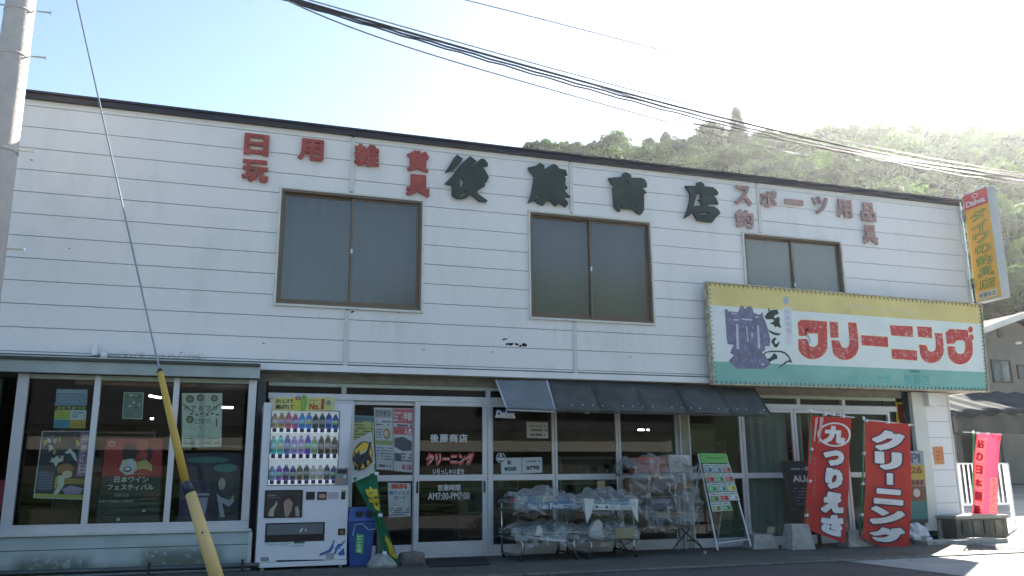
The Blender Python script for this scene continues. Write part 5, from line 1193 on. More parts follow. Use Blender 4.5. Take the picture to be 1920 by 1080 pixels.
b.tube([(p0.x,-.84,p0.z),(p1.x,-.72,.06)],.008); b.tube([(p1.x+.02,-.84,p0.z),(p0.x-.02,-.72,.06)],.008); b.build('scissor_brace',BLACK,c2)
# covered table rack
tr_=thing('covered_rack','taller goods rack wrapped in clear plastic between the right cart and the seed stand','rack',(U(1250,1000,-.6).x,-.4,0))
x0,x1=U(1186,950,-.6).x,U(1303,950,-.6).x
zs=[U(1250,988,-.6).z,U(1250,930,-.6).z,U(1250,888,-.6).z]
for z in zs: MB().box(x0,x1,-.6,-.1,z-.015,z).build('shelf',mat('rack_shelf_brown',(.17,.10,.055),.7),tr_)
b=MB()
for x in (x0+.02,x1-.02):
    b.tube([(x,-.12,0),(x,-.12,zs[2]+.02)],.012); b.tube([(x,-.58,zs[0]),(x,-.58,zs[1])],.012)
b.build('rack_upright',STEEL,tr_)
b=MB(); b.tube([(x1-.04,-.55,zs[0]),(x1-.12,-.15,.03)],.009); b.tube([(x1-.04,-.15,zs[0]),(x1+.05,-.72,.04)],.009); b.tube([(x1-.1,-.5,.16),(x1,-.6,.17),(x1+.05,-.7,.04)],.008); b.build('folding_leg',BLACK,tr_)
q=U(1322,1040,-.75); MB().cyl((q.x-.01,-.75,.022),(q.x+.01,-.75,.022),.022,n=10).build('caster',mat('white_wheel',(.5,.5,.48),.5),tr_)
def goods(name,label,x0p,y0p,x1p,y1p,Y,d,col,cat):
    a_=U(x0p,y0p,Y);c_=U(x1p,y1p,Y); o=MB().box(a_.x,c_.x,Y,Y+d,c_.z,a_.z).build(name,col if not isinstance(col,tuple) else ink(col),bevel=.012,origin=(a_.x,Y,c_.z)); tag(o,label,cat); return o
goods('red_bag','large dull red bag on the top shelf of the covered rack',1196,857,1252,886,-.5,.3,mat('dull_red_plastic',(.33,.06,.035),.4,0,.2,7),'bag')
goods('grey_white_bag','pale crumpled bag on the top shelf of the covered rack, right of the red bag',1254,853,1298,886,-.5,.3,mat('pale_wrapped_bag',(.36,.35,.31),.5,0,.35,9),'bag')
goods('brown_carton','brown carton on the middle shelf of the covered rack',1188,896,1240,926,-.45,.3,mat('brown_carton',(.16,.10,.05),.8,0,.2,5),'box')
goods('wooden_tray','slanting brown wooden tray under the plastic on the right of the covered rack',1250,905,1296,918,-.52,.3,mat('brown_wood_tray',(.24,.12,.055),.7,0,.2,5),'tray')
goods('blue_grey_cloth','blue-grey cloth bundle hanging in the middle of the covered rack',1222,935,1262,955,-.5,.2,mat('blue_grey_cloth',(.14,.16,.22),.9,0,.3,9),'cloth')
goods('tan_plank','tan plank lying on the lowest shelf of the covered rack',1232,962,1298,970,-.58,.2,mat('tan_plank',(.26,.19,.10),.8),'plank')
def rackfilm(u,v):
    # a sheet draped over the front and top of the rack
    top=1.0-.0; x=x0-.05+(x1-x0+.10)*u
    prof=[(-.62,zs[0]-.07),(-.68,zs[0]+.02),(-.64,zs[1]-.03),(-.66,zs[1]+.05),(-.60,zs[2]+.02),(-.56,zs[2]+.12),(-.42,zs[2]+.20),(-.15,zs[2]+.19),(-.05,zs[2]+.02)]
    t=v*(len(prof)-1); i=min(int(t),len(prof)-2); k=t-i; y=prof[i][0]*(1-k)+prof[i+1][0]*k; z=prof[i][1]*(1-k)+prof[i+1][1]*k
    sag=-.09*(abs(u-.5)*2)**3 if v>.6 else 0
    bulge=1+.0*u
    return Vector((x+.04*math.sin(v*7+1)*(1 if u>.5 else -1)*abs(u-.5)*2,y*bulge,z+sag))
o=film(None,rackfilm,80,90,9,.12,'plastic_cover'); tag(o,'big crumpled clear plastic sheet draped over the covered rack','plastic sheet')

# seed stand
sp_=[U(1309,852,-.12),U(1361,853,-.12),U(1408,1024,-.62),U(1346,1032,-.62)]
ss=thing('seed_stand','leaning white wire stand with rows of seed packets and an empty lower grid','display stand',(U(1375,1030,-.62).x,-.5,0))
sa=Art(*sp_)
b=MB(); WW=mat('white_wire',(.62,.64,.62),.4)
b.tube([sa.P(0,0),sa.P(0,1)],.012); b.tube([sa.P(1,0),sa.P(1,1)],.012); b.tube([sa.P(0,0),sa.P(1,0)],.01); b.tube([sa.P(0,.93),sa.P(1,.93)],.007); b.build('stand_frame',WW,ss)
b=MB(); GW=mat('dark_green_wire',(.03,.09,.045),.4)
for i in range(1,12): b.tube([sa.P(i/12,.02),sa.P(i/12,.93)],.0035,4)
for i in range(2,32): b.tube([sa.P(0,i/34),sa.P(1,i/34)],.0035 if i%4 else .006,4)
b.build('wire_grid',GW,ss)
b=MB(); b.tube([sa.P(0,.1),(sp_[3].x-.05,.12,0)],.01); b.tube([sa.P(1,.1),(sp_[2].x-.08,.14,0)],.01); b.build('rear_leg',WW,ss)
hd=Art(sa.P(.02,-.01,.02),sa.P(.98,-.01,.02),sa.P(.98,.10,.02),sa.P(.02,.10,.02)); hd.rect(0,0,1,1,(.16,.42,.10),1); hd.lines(.2,.25,.85,.75,1,(.08,.3,.05),2,1,.4); hd.done(ss,'header_card')
PC=[(.50,.55,.48),(.45,.52,.44),(.42,.50,.42),(.5,.5,.45)]
rng=random.Random(8); rowlab=['top','second','third','fourth','fifth']
acc=[[(.15,.22,.30),(.18,.25,.3),(.4,.12,.1)],[(.45,.07,.06),(.12,.3,.1),(.42,.1,.1)],[(.10,.34,.14),(.14,.30,.24),(.55,.42,.04)],[(.10,.22,.06),(.50,.07,.04),(.45,.48,.45)],[(.22,.24,.10),(.08,.28,.10),(.2,.3,.2)]]
for r_ in range(5):
    for k in range(3):
        if (r_,k)==(4,2): continue
        u0=.03+k*.325; v0=.115+r_*.103; off=.035
        P4=[sa.P(u0,v0,off),sa.P(u0+.305,v0,off),sa.P(u0+.305,v0+.098,off+.014),sa.P(u0,v0+.098,off+.014)]
        a=Art(*P4); o=thing('seed_packet','seed packets with a coloured picture, '+['left','middle','right'][k]+' of the '+rowlab[r_]+' row on the leaning stand','seed packet',a.c[3])
        a.sheet(o,'packet',ink(PC[(r_+k)%4]),.012); c_=acc[r_][k]; a.rect(.08,.42,.92,.95,c_,1); a.ell(.35,.68,.2,.2,tuple(min(.6,x*1.6+.04) for x in c_),2,10); a.ell(.7,.72,.15,.17,tuple(x*.5 for x in c_),2.5,10); a.lines(.1,.1,.9,.36,1,(.1,.16,.1),2,r_*3+k,.5); a.done(o)
# dark board leaning
q=[U(1464,866,-.02),U(1521,866,-.02),U(1527,992,-.28),U(1497,990,-.28)]
cb=thing('chalkboard_sign','dark leaning menu board with white lettering, brown frame, left of the first red flag','sign board',(q[3].x,-.28,0))
ca=Art(q[0],q[1],U(1545,992,-.28),U(1496,992,-.28)); ca.c=[q[0],q[1],U(1540,992,-.28),U(1494,992,-.28)]
ca.n=((ca.c[1]-ca.c[0]).cross(ca.c[3]-ca.c[0])).normalized(); ca.n=ca.n if ca.n.y<0 else -ca.n
ca.sheet(cb,'board',mat('black_board',(.025,.028,.028),.6,0,.3,6),.02)
b=MB()
for i,j in ((0,1),(1,2),(2,3),(3,0)): b.tube([ca.c[i],ca.c[j]],.016,6)
b.build('frame',mat('brown_board_frame',(.07,.045,.035),.6),cb)
ca.lines(.2,.09,.7,.13,1,(.35,.36,.36),3,2,.6); ca.lines(.75,.07,.95,.14,1,(.5,.5,.5),3,3,.8); ca.text('AUA',.26,.21,.95,.31,(.55,.56,.55),3,.04); ca.lines(.22,.38,.95,.66,6,(.17,.18,.18),3,4,.35); ca.done(cb)
b=MB(); b.box(ca.c[3].x+.02,ca.c[3].x+.06,-.29,-.25,0,ca.c[3].z); b.box(ca.c[2].x-.06,ca.c[2].x-.02,-.29,-.25,0,ca.c[3].z); b.build('leg',mat('brown_board_frame',(.07,.045,.035),.6),cb)
# concrete flag blocks
def block(label,pxl,pxr,pyt,pyb,Y,d,m=CONC,split=None,g='concrete flag bases'):
    l=U(pxl,pyb,Y).x;r=U(pxr,pyb,Y).x;zt_=U((pxl+pxr)/2,pyt,Y).z;k=(r-l)*.16
    b=MB(); b.hexa([(l,Y,0),(r,Y,0),(r+.02,Y+d,0),(l+.02,Y+d,0)],[(l+k,Y+k*.8,zt_),(r-k*.8,Y+k*.8,zt_),(r-k*.8+.02,Y+d-k*.6,zt_),(l+k+.02,Y+d-k*.6,zt_)])
    o=b.build('concrete_block',m,None,bevel=.015,origin=((l+r)/2,Y,0)); tag(o,label,'concrete block',g); return o
block('low wide tapered concrete block right of the seed stand, carrying nothing',1413,1462,1003,1031,-.42,.34)
block('tall tapered concrete block holding the pole of the first red flag',1486,1531,983,1033,-.72,.30)
block('tapered concrete block holding the pole of the second red flag',1592,1640,995,1030,-.62,.30)
# red flags
RED1=mat('red_flag_cloth',(.56,.045,.035),.75,0,.10,5,bump=.1,bscale=30)
LB=(.03,.02,.05); LWH=(.64,.63,.62)
def w1(u,v): return Vector((0,.03*math.sin(u*5+1)*(.4+v)+.02*math.sin(v*8),0))
def d1(a):
    a.ring(.60,.145,.41,.10,.13,LWH,8,32); a.text('九',.34,.075,.86,.22,LWH,9,.08)
    def two(ch,u0,v0,u1,v1,bo=.10): a.text(ch,u0-.025,v0-.008,u1+.03,v1+.010,LB,8,bo+.035); a.text(ch,u0,v0,u1,v1,LWH,10.5,bo)
    two('つ',.36,.275,.84,.40); two('り',.40,.42,.80,.585); two('え',.36,.61,.88,.775); two('さ',.38,.79,.90,.965)
    a.poly([(.10,.02),(.16,.01),(.15,.22),(.11,.20)],(.55,.35,.33),8); a.poly([(.21,.01),(.30,.01),(.25,.23),(.23,.22)],(.55,.35,.33),8)
    a.vtext('たのしくつろう',.13,.33,.20,.66,(.50,.16,.14),8,.02,.2)
def mk(name,label,corners,Y,pole,bar,clips,warp,draw,m):
    t=thing(name,label,'flag',(U(pole[-1][0],pole[-1][1],Y).x,Y,0))
    b=MB(); b.tube([U(x,y,Y+.02) for x,y in pole],.013,8); b.build('flag_pole',GREENPOLE,t,smooth=True)
    b=MB(); b.tube([U(x,y,Y) for x,y in bar],.007,6); b.build('cross_bar',WHITEPL,t)
    p=U(*pole[0],Y); MB().lump((p.x,Y+.01,p.z),(.022,.022,.03),8,5,.05).build('pole_cap',WHITEPL,t,smooth=True)
    a=Art(*corners,Y-.015,warp=warp); b=MB(); b.grid(lambda u,v:a.P(u,v),14,30); b.build('flag_cloth',m,t,smooth=True); draw(a); a.done(t)
    for x,y in clips:
        q=U(x,y,Y-.01); MB().box(q.x-.013,q.x+.013,Y-.04,Y+.012,q.z-.018,q.z+.018).build('flag_loop',WHITEPL,t)
    return t
def w1(u,v): 
    k=max(0,v-.80)/.20
    return Vector((0,.03*math.sin(u*5+1)*(.4+v)+.02*math.sin(v*8)-.04*k,+.19*k*k*max(0,1-u)**1.5))
mk('red_bait_flag','red banner flag with a circled white character over large hiragana, curled at the bottom',((1522,779),(1597,784),(1583,1018),(1508,1012)),-.66,[(1521,771),(1519,870),(1509,1000)],[(1510,769),(1545,775),(1602,783)],[(1546,777),(1561,777),(1580,781),(1521,842),(1518,902),(1512,966)],w1,d1,RED1)
def w2(u,v):
    k=max(0,v-.85)/.15
    return Vector((0,.025*math.sin(u*4+.5)+.015*math.sin(v*7+1),.16*k*(max(0,1-u*1.35))))
RED2=mat('orange_red_flag_cloth',(.58,.055,.04),.75,0,.10,5,bump=.1,bscale=30)
def d2(a):
    def two(ch,u0,v0,u1,v1,bo=.09): a.text(ch,u0-.03,v0-.009,u1+.035,v1+.012,LB,8,bo+.035); a.text(ch,u0,v0,u1,v1,LWH,10.5,bo)
    two('ク',.17,.065,.86,.225); two('リ',.22,.235,.80,.375)
    a.rect(.44,.395,.64,.50,LB,8); a.rect(.475,.402,.605,.492,LWH,10.5)
    two('ニ',.20,.525,.82,.645); two('ン',.13,.665,.86,.80); two('グ',.15,.815,.88,.965)
mk('red_cleaning_flag','red banner flag with bold white katakana outlined in dark, nearest the cream column',((1624,789),(1706,795),(1704,1038),(1620,1030)),-.72,[(1620,784),(1618,880),(1612,1005)],[(1618,787),(1660,791),(1712,797)],[(1624,789),(1664,792),(1703,797),(1619,850),(1617,907),(1615,965)],w2,d2,RED2)
# white bag, box, board
def bag(px,py,Y,r,seed,label,cat='plastic bag'):
    p=U(px,py,Y); o=MB().lump((p.x,Y,r[2]*.9),r,14,9,.22,seed).build('plastic_bag',mat('white_bag_plastic',(.55,.58,.60),.35,0,.12,9,bump=.6,bscale=12),origin=(p.x,Y,0)); tag(o,label,cat)
bag(1718,1005,-.35,(.20,.13,.15),4,'crumpled white plastic bag on the ground behind the second red flag')
q=U(1740,1010,-.42); o=MB().box(q.x-.05,q.x+.06,-.45,-.35,.0,.085).build('white_carton',WHITEPL,bevel=.008,origin=(q.x,-.4,0)); tag(o,'tiny white carton on the ground right of the white plastic bag','carton')
q=U(1765,1000,-.05); 
wedge('leaning_concrete_slab','pale slab leaning against the foot of the end pier',[(1763,975),(1776,975),(1792,1012),(1764,1012)],.0,CONC,.05,'slab')
a_=U(1738,1018,-.7);c_=U(1800,1030,-.7)
o=MB().box(a_.x,U(1890,1025,-.7).x,-.72,-.45,-.02,.055).build('low_kerb',CONC,bevel=.01,origin=(a_.x,-.7,0)); tag(o,'low concrete kerb stone on the ground at the right end of the shop','kerb')
# low planter box behind kerb
pl=thing('planter_box','low dark weathered planter frame at the right corner of the shop','planter',(11.6,-.3,0))
l,r=U(1793,985,-.3),U(1889,985,-.3); zt_=U(1840,966,-.3).z
PLM=mat('weathered_planter',(.13,.12,.09),.8,0,.35,6)
b=MB(); b.box(l.x,r.x,-.3,-.26,0.05,zt_-.05); b.box(l.x,l.x+.04,-.26,.35,.05,zt_-.05); b.box(r.x-.04,r.x,-.26,.35,0.0,zt_-.05); b.build('side_board',PLM,pl)
b=MB(); b.box(l.x-.02,r.x+.03,-.32,.37,zt_-.05,zt_); b.build('top_slab',mat('pale_top_slab',(.34,.33,.28),.8,0,.2,6),pl,bevel=.006)
for k in range(4):
    x=l.x+.1+k*.22; MB().box(x,x+.12,-.32,-.301,.1,zt_-.08).build('front_panel',mat('planter_panel_%d'%(k%2),(.20,.17,.12) if k%2 else (.08,.085,.07),.8,0,.2,5),pl)
# white railing
rl=thing('white_railing','white vertical-bar railing beyond the right end of the shop','railing',(U(1800,945,1.6).x,1.6,0))
a_=U(1789,868,1.6);c_=U(1889,868,1.6);zb_=U(1830,948,1.6).z
b=MB(); b.box(a_.x,c_.x,1.58,1.62,a_.z-.03,a_.z); b.box(a_.x,c_.x,1.58,1.62,zb_,zb_+.03); b.build('rail',WHITEPL,rl)
n=12
for i in range(n+1):
    x=a_.x+(c_.x-a_.x)*i/n; MB().box(x-.012,x+.012,1.588,1.612,zb_+.031,a_.z-.031).build('bar',WHITEPL,rl)
for x in (a_.x+.05,c_.x-.03): MB().box(x-.02,x+.02,1.57,1.63,gz(x,1.6),a_.z-.031).build('post',WHITEPL,rl)
# third flag (sunlit, pink red)
PINK=mat('pink_red_flag_cloth',(.62,.05,.10),.7,0,.08,5)
def w3(u,v): return Vector((0,.10*math.sin(u*6.2)+.03*math.sin(v*6),0))
def d3(a):
    for k_,ch in enumerate('鮎の日本一番'):
        v0=.05+k_*.152; a.block(.05,v0,.46,v0+.142,LITCL,14); a.text(ch,.12,v0+.02,.40,v0+.122,PINK,22,.05)
    for k_ in range(6): v0=.50+k_*.074; a.block(.58,v0,.80,v0+.064,LITCL,14,4); a.lines(.62,v0+.012,.77,v0+.052,2,PINK,20,k_,.4)
def _thin(name,rgb):
    m=bpy.data.materials.new(name); m.use_nodes=True; n=m.node_tree; bs=n.nodes['Principled BSDF']; bs.inputs['Base Color'].default_value=(*rgb,1); bs.inputs['Roughness'].default_value=.8
    tr=n.nodes.new('ShaderNodeBsdfTranslucent'); tr.inputs[0].default_value=(*rgb,1); mx=n.nodes.new('ShaderNodeMixShader'); mx.inputs[0].default_value=.6
    n.links.new(bs.outputs[0],mx.inputs[1]); n.links.new(tr.outputs[0],mx.inputs[2]); n.links.new(mx.outputs[0],n.nodes['Material Output'].inputs[0]); return m
LITCL=_thin('thin_pale_yellow_cloth_print',(.85,.80,.62))
w3=lambda u,v: Vector((0,.07*math.sin(u*6.2)+.02*math.sin(v*6),-.12*max(0,v-.8)/.2*u))
t=mk('pink_red_flag','narrow sunlit pinkish red banner flag with pale character blocks at the far right',((1832,812),(1877,815),(1865,985),(1820,972)),.20,[(1826,810),(1825,900),(1827,990)],[(1806,810),(1830,811),(1879,815)],[(1833,812),(1852,813),(1874,815)],w3,d3,PINK)
for ch in t.children:
    if ch.name.startswith('flag_cloth'):
        m=ch.data.materials[0]; n=m.node_tree; bs=n.nodes['Principled BSDF']; tr=n.nodes.new('ShaderNodeBsdfTranslucent'); tr.inputs[0].default_value=(.62,.05,.10,1); mx=n.nodes.new('ShaderNodeMixShader'); mx.inputs[0].default_value=.5
        n.links.new(bs.outputs[0],mx.inputs[1]); n.links.new(tr.outputs[0],mx.inputs[2]); n.links.new(mx.outputs[0],n.nodes['Material Output'].inputs[0])
for m_ in (RED1,RED2,GCL,WCL):
    n=m_.node_tree; bs=n.nodes['Principled BSDF']; tr=n.nodes.new('ShaderNodeBsdfTranslucent'); n.links.new(bs.inputs['Base Color'].links[0].from_socket,tr.inputs[0]); mx=n.nodes.new('ShaderNodeMixShader'); mx.inputs[0].default_value=.25
    n.links.new(bs.outputs[0],mx.inputs[1]); n.links.new(tr.outputs[0],mx.inputs[2]); n.links.new(mx.outputs[0],n.nodes['Material Output'].inputs[0])

# ================================================================ POLE, GUY WIRE, CABLES
PY=-1.35
POLEM=mat('concrete_pole',(.50,.46,.43),.8,0,.08,8,bump=.3,bscale=40)
pr=U(47,172,PY); # right edge of the pole at that height
zA=pr.z; rA=.155
pcx=pr.x-rA
pole=thing('utility_pole','tall tapered concrete utility pole with climbing bolts at the left edge','utility pole',(pcx,PY,0))
b=MB(); b.lathe((pcx,PY,0),[(rA+.045,-.3),(rA+.03,1.2),(rA,zA),(rA-.035,9.2)],28); b.build('shaft',POLEM,pole,smooth=True)
for (x,y,s) in ((75,22,1),(62,106,1),(37,282,1),(17,467,1),(12,10,-1),(4,97,-1),(22,60,0)):
    if s==0: continue
    p=U(x,y,PY); r_=rA+(zA-p.z)*.011
    b=MB(); b.tube([(pcx+s*r_*.9,PY,p.z),(pcx+s*(r_+.17),PY-.01,p.z)],.010,6); b.cyl((pcx+s*(r_+.165),PY-.01,p.z-.015),(pcx+s*(r_+.165),PY-.01,p.z+.018),.012,n=6); b.build('climbing_bolt',STEEL,pole)
for y in (24,108,287):
    p=U(40,y,PY); r_=rA+(zA-p.z)*.011; MB().lathe((pcx,PY,p.z-.02),[(r_+.004,0),(r_+.008,.01),(r_+.004,.03)],28).build('steel_band',POLEM,pole,smooth=True)
# guy wire and yellow guard
att=None
d0=U(74,-244,PY); top=Vector((pcx+.1,PY-.05,d0.z))
anc=G(424,1140,-.02); 
def lerp_px(px,py,a,b_):     # the point on segment a-b_ that is seen at this photo row
    lo,hi=0,1
    for _ in range(40):
        m=(lo+hi)/2; p=a.lerp(b_,m)-CAM; y=540-FX*p.dot(CU)/p.dot(CF)
        if y<py: lo=m
        else: hi=m
    m=(lo+hi)/2; p=a.lerp(b_,m); dep=(p-CAM).dot(CF); return CAM+ray(px,py)*dep
K0=lerp_px(300,697,top,anc);K1=lerp_px(348,905,top,anc);K2=lerp_px(357,925,top,anc)
gw=MB(); gw.tube([top,K0],.009,6); o=gw.build('guy_wire',mat('galvanised_wire',(.20,.24,.27),.4,.5),origin=top); tag(o,'thin steel guy wire running down from the top left to the yellow guard','guy wire')
gy=thing('guy_guard','yellow two-section guy wire guard with a black clamp, in front of the display bay','guy wire guard',anc)
YG=mat('yellow_guard_plastic',(.56,.36,.06),.45,0,.10,3); YG2=mat('faded_yellow_guard_plastic',(.60,.42,.16),.5,0,.12,2)
sc=(K0-CAM).dot(CF)/FX; sc2=(K2-CAM).dot(CF)/FX; sc3=(anc-CAM).dot(CF)/FX
b=MB(); b.tube([K0,K0.lerp(K1,.5),K1],.01,12,[5.5*sc,7*sc,8*sc2]); b.build('upper_sleeve',YG,gy,smooth=True)
b=MB(); b.tube([K2,K2.lerp(anc,.5),anc],.01,14,[10*sc2,12.5*sc2,14*sc3]); b.build('lower_sleeve',YG2,gy,smooth=True)
b=MB(); b.tube([K1.lerp(K2,-.25),K1,K2],.01,10,[4*sc2,8.5*sc2,10.5*sc2]); b.build('clamp',mat('dark_clamp',(.03,.035,.06),.4),gy,smooth=True)
b=MB(); b.lump(tuple(K0),(6*sc,6*sc,7*sc),8,6,.05,1); b.build('wire_eye',BLACK,gy,smooth=True)
for t_ in (.35,.8): 
    p=K2.lerp(anc,t_); b=MB(); b.lump((p.x,p.y-12.5*sc2,p.z),(.008,.006,.008),6,4,0); b.build('bolt_head',BLACK,gy)
# overhead cables
CB=mat('black_cable',(.05,.05,.06),.6); CBT=mat('thin_grey_cable',(.14,.14,.13),.5)
def cable(label,pts,Y0,Y1,r,m,n=26,seed=0,wob=0,g='overhead cables'):
    # a hanging cable: passes over the street, read off at a few photo points, extended past both ends
    P=[]; N=len(pts); px0,px1=pts[0][0],pts[-1][0]
    for i in range(n+1):
        t=i/n; x=px0+(px1-px0)*t
        # smooth interpolation through points
        for (a,ya),(c,yc) in zip(pts,pts[1:]):
            if a<=x<=c+.01: break
        def lag(x):
            s=0
            for j,(xj,yj) in enumerate(pts):
                l=1
                for k,(xk,yk) in enumerate(pts):
                    if k!=j: l*=(x-xk)/(xj-xk)
                s+=yj*l
            return s
        y=lag(x)+wob*math.sin(i*2.1+seed); P.append(U(x,y,Y0+(Y1-Y0)*t))
    o=MB().tube(P,r,6).build('overhead_cable',m,origin=P[0],smooth=True); tag(o,label,'cable',g)
M1=[(430,-37),(960,116),(1400,232),(2050,352)]
sh=lambda dy,dx=0:[(x+dx,y+dy*(.45+.55*min(1,(x-430)/700))) for x,y in M1]
cable('thickest black cable in the middle of the overhead bundle',M1,-2.5,2.5,.017,CB)
cable('black cable just under the thickest one, with lashing bumps',sh(7),-2.5,2.5,.014,CB,60,1,.9)
cable('dark cable along the bottom of the overhead bundle',sh(13),-2.5,2.5,.012,CB,60,2,1.1)
cable('thin grey cable along the top edge of the overhead bundle',sh(-8,6),-2.5,2.5,.008,CBT)
cable('lone thin grey wire above the bundle, running off into the bright sky',[(700,-42),(1140,68),(1470,153),(1800,232)],-1.,3,.008,CBT)
cable('lone thin wire below the bundle meeting the hill trees',[(500,-18),(860,118),(1140,198),(1330,250),(1500,290)],-2.5,2.,.009,CBT)
cable('thin cable below the bundle on the right, crossing the hillside',[(1100,155),(1450,252),(1700,300),(2050,340)],-1.5,2.5,.010,CBT)
cable('lowest cable with spacers crossing the hillside on the right',[(1300,232),(1550,278),(1800,322),(2050,352)],-1.5,2.5,.012,CBT)

# ================================================================ RIGHT BACKGROUND
YH=11.
hs=thing('neighbour_house','weathered grey gabled house with a white barge board, behind the right end of the shop','house',(U(1893,900,YH).x,YH,gz(U(1893,900,YH).x,YH)))
HW=mat('grey_mortar_wall',(.17,.165,.145),.85,0,.12,2,bump=.2,bscale=12)
gpk=U(1897,596,YH); hx0=U(1846,700,YH).x; hx1=gpk.x+(gpk.x-hx0)*1.6; ez=U(1846,614,YH).z
b=MB(); prof=[(hx0,0),(hx1,0),(hx1,ez-.7),(gpk.x,gpk.z-.08),(hx0,ez-.1)]
n_=len(prof); b.add([(x,YH,z) for x,z in prof]+[(x,YH+6,z) for x,z in prof],[tuple(range(n_)),tuple(range(2*n_-1,n_-1,-1))]+[(i,i+n_,(i+1)%n_+n_,(i+1)%n_) for i in range(n_)]); b.build('wall',HW,hs)
RF=mat('dark_roof_tile',(.035,.038,.042),.95,0,.2,4,spec=.05)
b=MB(); b.slab((hx0-.7,YH-.6,ez-.30),(gpk.x,YH-.6,gpk.z),(gpk.x,YH+6.5,gpk.z),(hx0-.7,YH+6.5,ez-.30),(0,0,.10)); b.slab((gpk.x,YH-.6,gpk.z),(hx1+.6,YH-.6,ez-1.0),(hx1+.6,YH+6.5,ez-1.0),(gpk.x,YH+6.5,gpk.z),(0,0,.10)); b.build('roof',RF,hs)
b=MB(); b.slab((hx0-.7,YH-.62,ez-.42),(gpk.x-.05,YH-.62,gpk.z-.10),(gpk.x-.05,YH-.62,gpk.z+.12),(hx0-.7,YH-.62,ez-.20),(0,-.03,0)); b.build('barge_board',mat('barge_white',(.6,.6,.55),.6),hs)
b=MB(); b.slab((gpk.x+.05,YH-.62,gpk.z-.12),(hx1+.6,YH-.62,ez-1.12),(hx1+.6,YH-.62,ez-.9),(gpk.x+.05,YH-.62,gpk.z+.08),(0,-.03,0)); b.build('barge_board',mat('barge_grey',(.28,.28,.24),.6),hs)
def hwin(x0p,y0p,x1p,y1p,par,Y,panes=2,lab=None):
    a_=U(x0p,y0p,Y);c_=U(x1p,y1p,Y); b=MB(); t=.06
    b.box(a_.x,c_.x,Y-.06,Y-.001,a_.z-t,a_.z); b.box(a_.x,c_.x,Y-.06,Y-.001,c_.z,c_.z+t); b.box(a_.x,a_.x+t,Y-.06,Y-.001,c_.z+t,a_.z-t); b.box(c_.x-t,c_.x,Y-.06,Y-.001,c_.z+t,a_.z-t)
    w_=b.build('window',mat('dark_window_frame',(.06,.06,.055),.4),par)
    for k in range(panes):
        xa=a_.x+t+(c_.x-a_.x-2*t)*k/panes; xb=a_.x+t+(c_.x-a_.x-2*t)*(k+1)/panes
        MB().box(xa+.02,xb-.02,Y-.03,Y-.01,c_.z+t,a_.z-t).build('pane',mat('dull_pane_%d'%k,(.20,.23,.23) if k else (.14,.16,.17),.12,0,.3,3),w_)
hwin(1856,674,1898,719,hs,YH); hwin(1905,684,1945,712,hs,YH)
a_=U(1868,612,YH);c_=U(1880,634,YH); MB().box(a_.x,c_.x,YH-.05,YH-.002,c_.z,a_.z).build('gable_vent',mat('vent_grey',(.10,.10,.09),.7),hs)
p=U(1904,644,YH); MB().lump((p.x,YH-.12,p.z),(.12,.1,.05),10,6,.02).build('wall_lamp',WHITEPL,hs,smooth=True)
# garage / carport in front of the house
YC=6.5
gg=thing('garage','dark open-fronted garage with a low sagging tiled roof, in front of the grey house','garage',(U(1850,900,YC).x,YC,gz(U(1850,900,YC).x,YC)))
a_=U(1787,745,YC);r_x=U(2150,745,YC).x; z1=U(1850,752,YC).z;z0=U(1850,778,YC).z
GR=mat('old_blue_grey_tiles',(.04,.05,.055),.95,0,.3,3,spec=.05)
b=MB(); 
def rf(u,v):
    x=a_.x-.5+(r_x-a_.x+.5)*u; return Vector((x,YC-.5+2.6*v,z0+.02+(U(1850,735,YC+2).z-z0)*v+.05*math.sin(x*1.7)*(1-v)+.03*math.sin(x*9)))
b.grid(rf,80,6); o=b.build('tiled_roof',GR,gg,smooth=True); s=o.modifiers.new('t','SOLIDIFY'); s.thickness=.08; s.offset=-1
MB().box(a_.x-.4,r_x,YC+3.2,YC+3.4,0,z0).build('rear_wall',mat('garage_dark_wall',(.10,.10,.09),.9,0,.3,2),gg)
MB().box(a_.x-.4,a_.x-.2,YC-.3,YC+3.2,0,z0-.05).build('side_wall',mat('garage_dark_wall',(.10,.10,.09),.9,0,.3,2),gg)
MB().box(a_.x-.4,r_x,YC-.4,YC-.25,z0-.5,z0-.02).build('lintel',mat('garage_lintel',(.075,.075,.068),.8,0,.3,2),gg)
p=U(1872,812,YC+2.9);q=U(2100,905,YC+2.9); MB().box(p.x,q.x,YC+2.8,YC+2.9,q.z,p.z).build('shutter_panel',mat('grey_shutter',(.24,.27,.26),.6,0,.15,1.5),gg)
for px in (1868,2020):
    x=U(px,850,YC-.3).x; MB().box(x-.06,x+.06,YC-.38,YC-.27,.0,z0-.5).build('post',mat('garage_post',(.13,.13,.12),.8),gg)
# house across the street, behind the camera (seen only as a reflection in the shop glass)
hb=thing('house_across_street','low dark house with a pale eaves band, mirrored in the shop panes','house',(6,-34,0))
MB().box(-10,24,-40,-34,0,2.5).build('wall',mat('dark_timber_wall',(.04,.04,.035),.8),hb)
MB().box(-10.5,24.5,-40,-33.2,2.5,3.6).build('eaves_band',mat('pale_eaves',(.22,.22,.20),.7),hb)
b=MB(); b.hexa([(-11,-41,3.6),(25,-41,3.6),(25,-32.6,3.6),(-11,-32.6,3.6)],[(-11,-38,6.4),(25,-38,6.4),(25,-36,6.4),(-11,-36,6.4)]); b.build('roof',RF,hb)
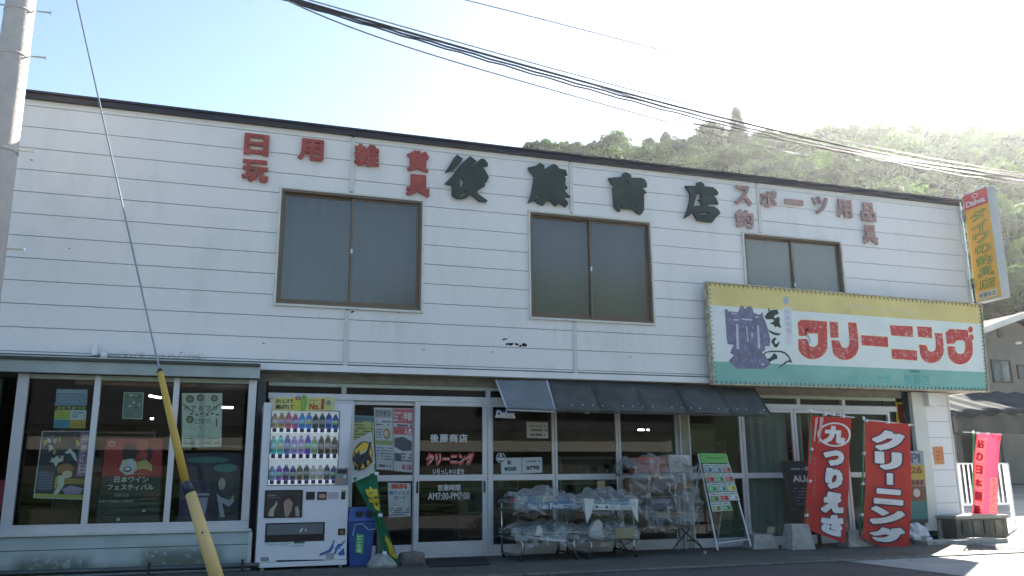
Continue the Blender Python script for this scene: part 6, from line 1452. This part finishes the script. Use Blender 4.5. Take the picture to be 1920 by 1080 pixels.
# goods inside the shop, dimly visible through the panes
rng=random.Random(21)
SHC=[(.10,.07,.045),(.13,.11,.08),(.06,.08,.07),(.16,.05,.03),(.09,.09,.10),(.20,.18,.14)]
def shelf_unit(x,Y,w_,h,label,seed):
    t=thing('shop_shelf',label,'shelf',(x,Y,.02)); b=MB(); b.box(x,x+.02,Y,Y+.4,.02,h); b.box(x+w_-.02,x+w_,Y,Y+.4,.02,h); b.box(x+.02,x+w_-.02,Y+.38,Y+.4,.02,h)
    for k in range(4): b.box(x+.02,x+w_-.02,Y,Y+.38,.1+k*(h-.15)/3.,.12+k*(h-.15)/3.)
    b.build('shelving',mat('shelf_grey',(.20,.20,.18),.6),t)
    r2=random.Random(seed); b=MB()
    for k in range(3):
        xx=x+.04
        while xx<x+w_-.14:
            ww=r2.uniform(.06,.16); b.use(ink(SHC[r2.randrange(6)])); b.box(xx,xx+ww-.01,Y+.03,Y+.3,.121+k*(h-.15)/3.,.121+k*(h-.15)/3.+r2.uniform(.12,(h-.15)/3.-.08)); xx+=ww
    b.build('stock',None,t,kind='stuff')
for i,(x,Y,w_,h,l) in enumerate(((3.5,2.3,1.0,1.25,'low grey shelf with stock seen inside through the first pane right of the door'),(5.0,1.7,1.1,1.35,'grey shelf with stock seen inside behind the pane over the carts'),(6.9,1.5,1.0,1.6,'tall grey shelf with boxes seen inside behind the covered rack'),(8.1,1.2,.9,1.45,'shelf with stock seen inside behind the seed stand'),(-.6,1.6,1.2,1.5,'shelf with stock seen inside behind the right bay pane'),(-2.2,1.9,1.2,1.7,'dim tall shelf seen inside behind the left bay pane'))): shelf_unit(x,Y,w_,h,l,i)
# curtain behind the right-hand panes
CUR=mat('grey_green_curtain',(.17,.19,.17),.9,0,.12,2,stretch=(5,1,.4))
ct=thing('curtain','grey-green drawn curtain behind the two panes right of the seed stand','curtain',(8,.36,0))
for k,(pa,pb) in enumerate(((1404,1486),(1500,1516),(1530,1584))):
    xx0,xx1=xat(pa),xat(pb); b=MB(); b.grid(lambda u,v:Vector((xx0+(xx1-xx0)*u,.36+.018*math.sin(u*38*(xx1-xx0)),.13+(2.0-.13)*v)),60,1); b.build('curtain_panel',CUR,ct,smooth=True)
# picture-backed items behind panes
wedge('framed_arch_picture','brownish framed picture with an arch shape standing inside behind the seed stand',[(1296,805),(1341,805),(1341,848),(1296,848)],1.0,(.16,.13,.085),.04,'picture')
o=None
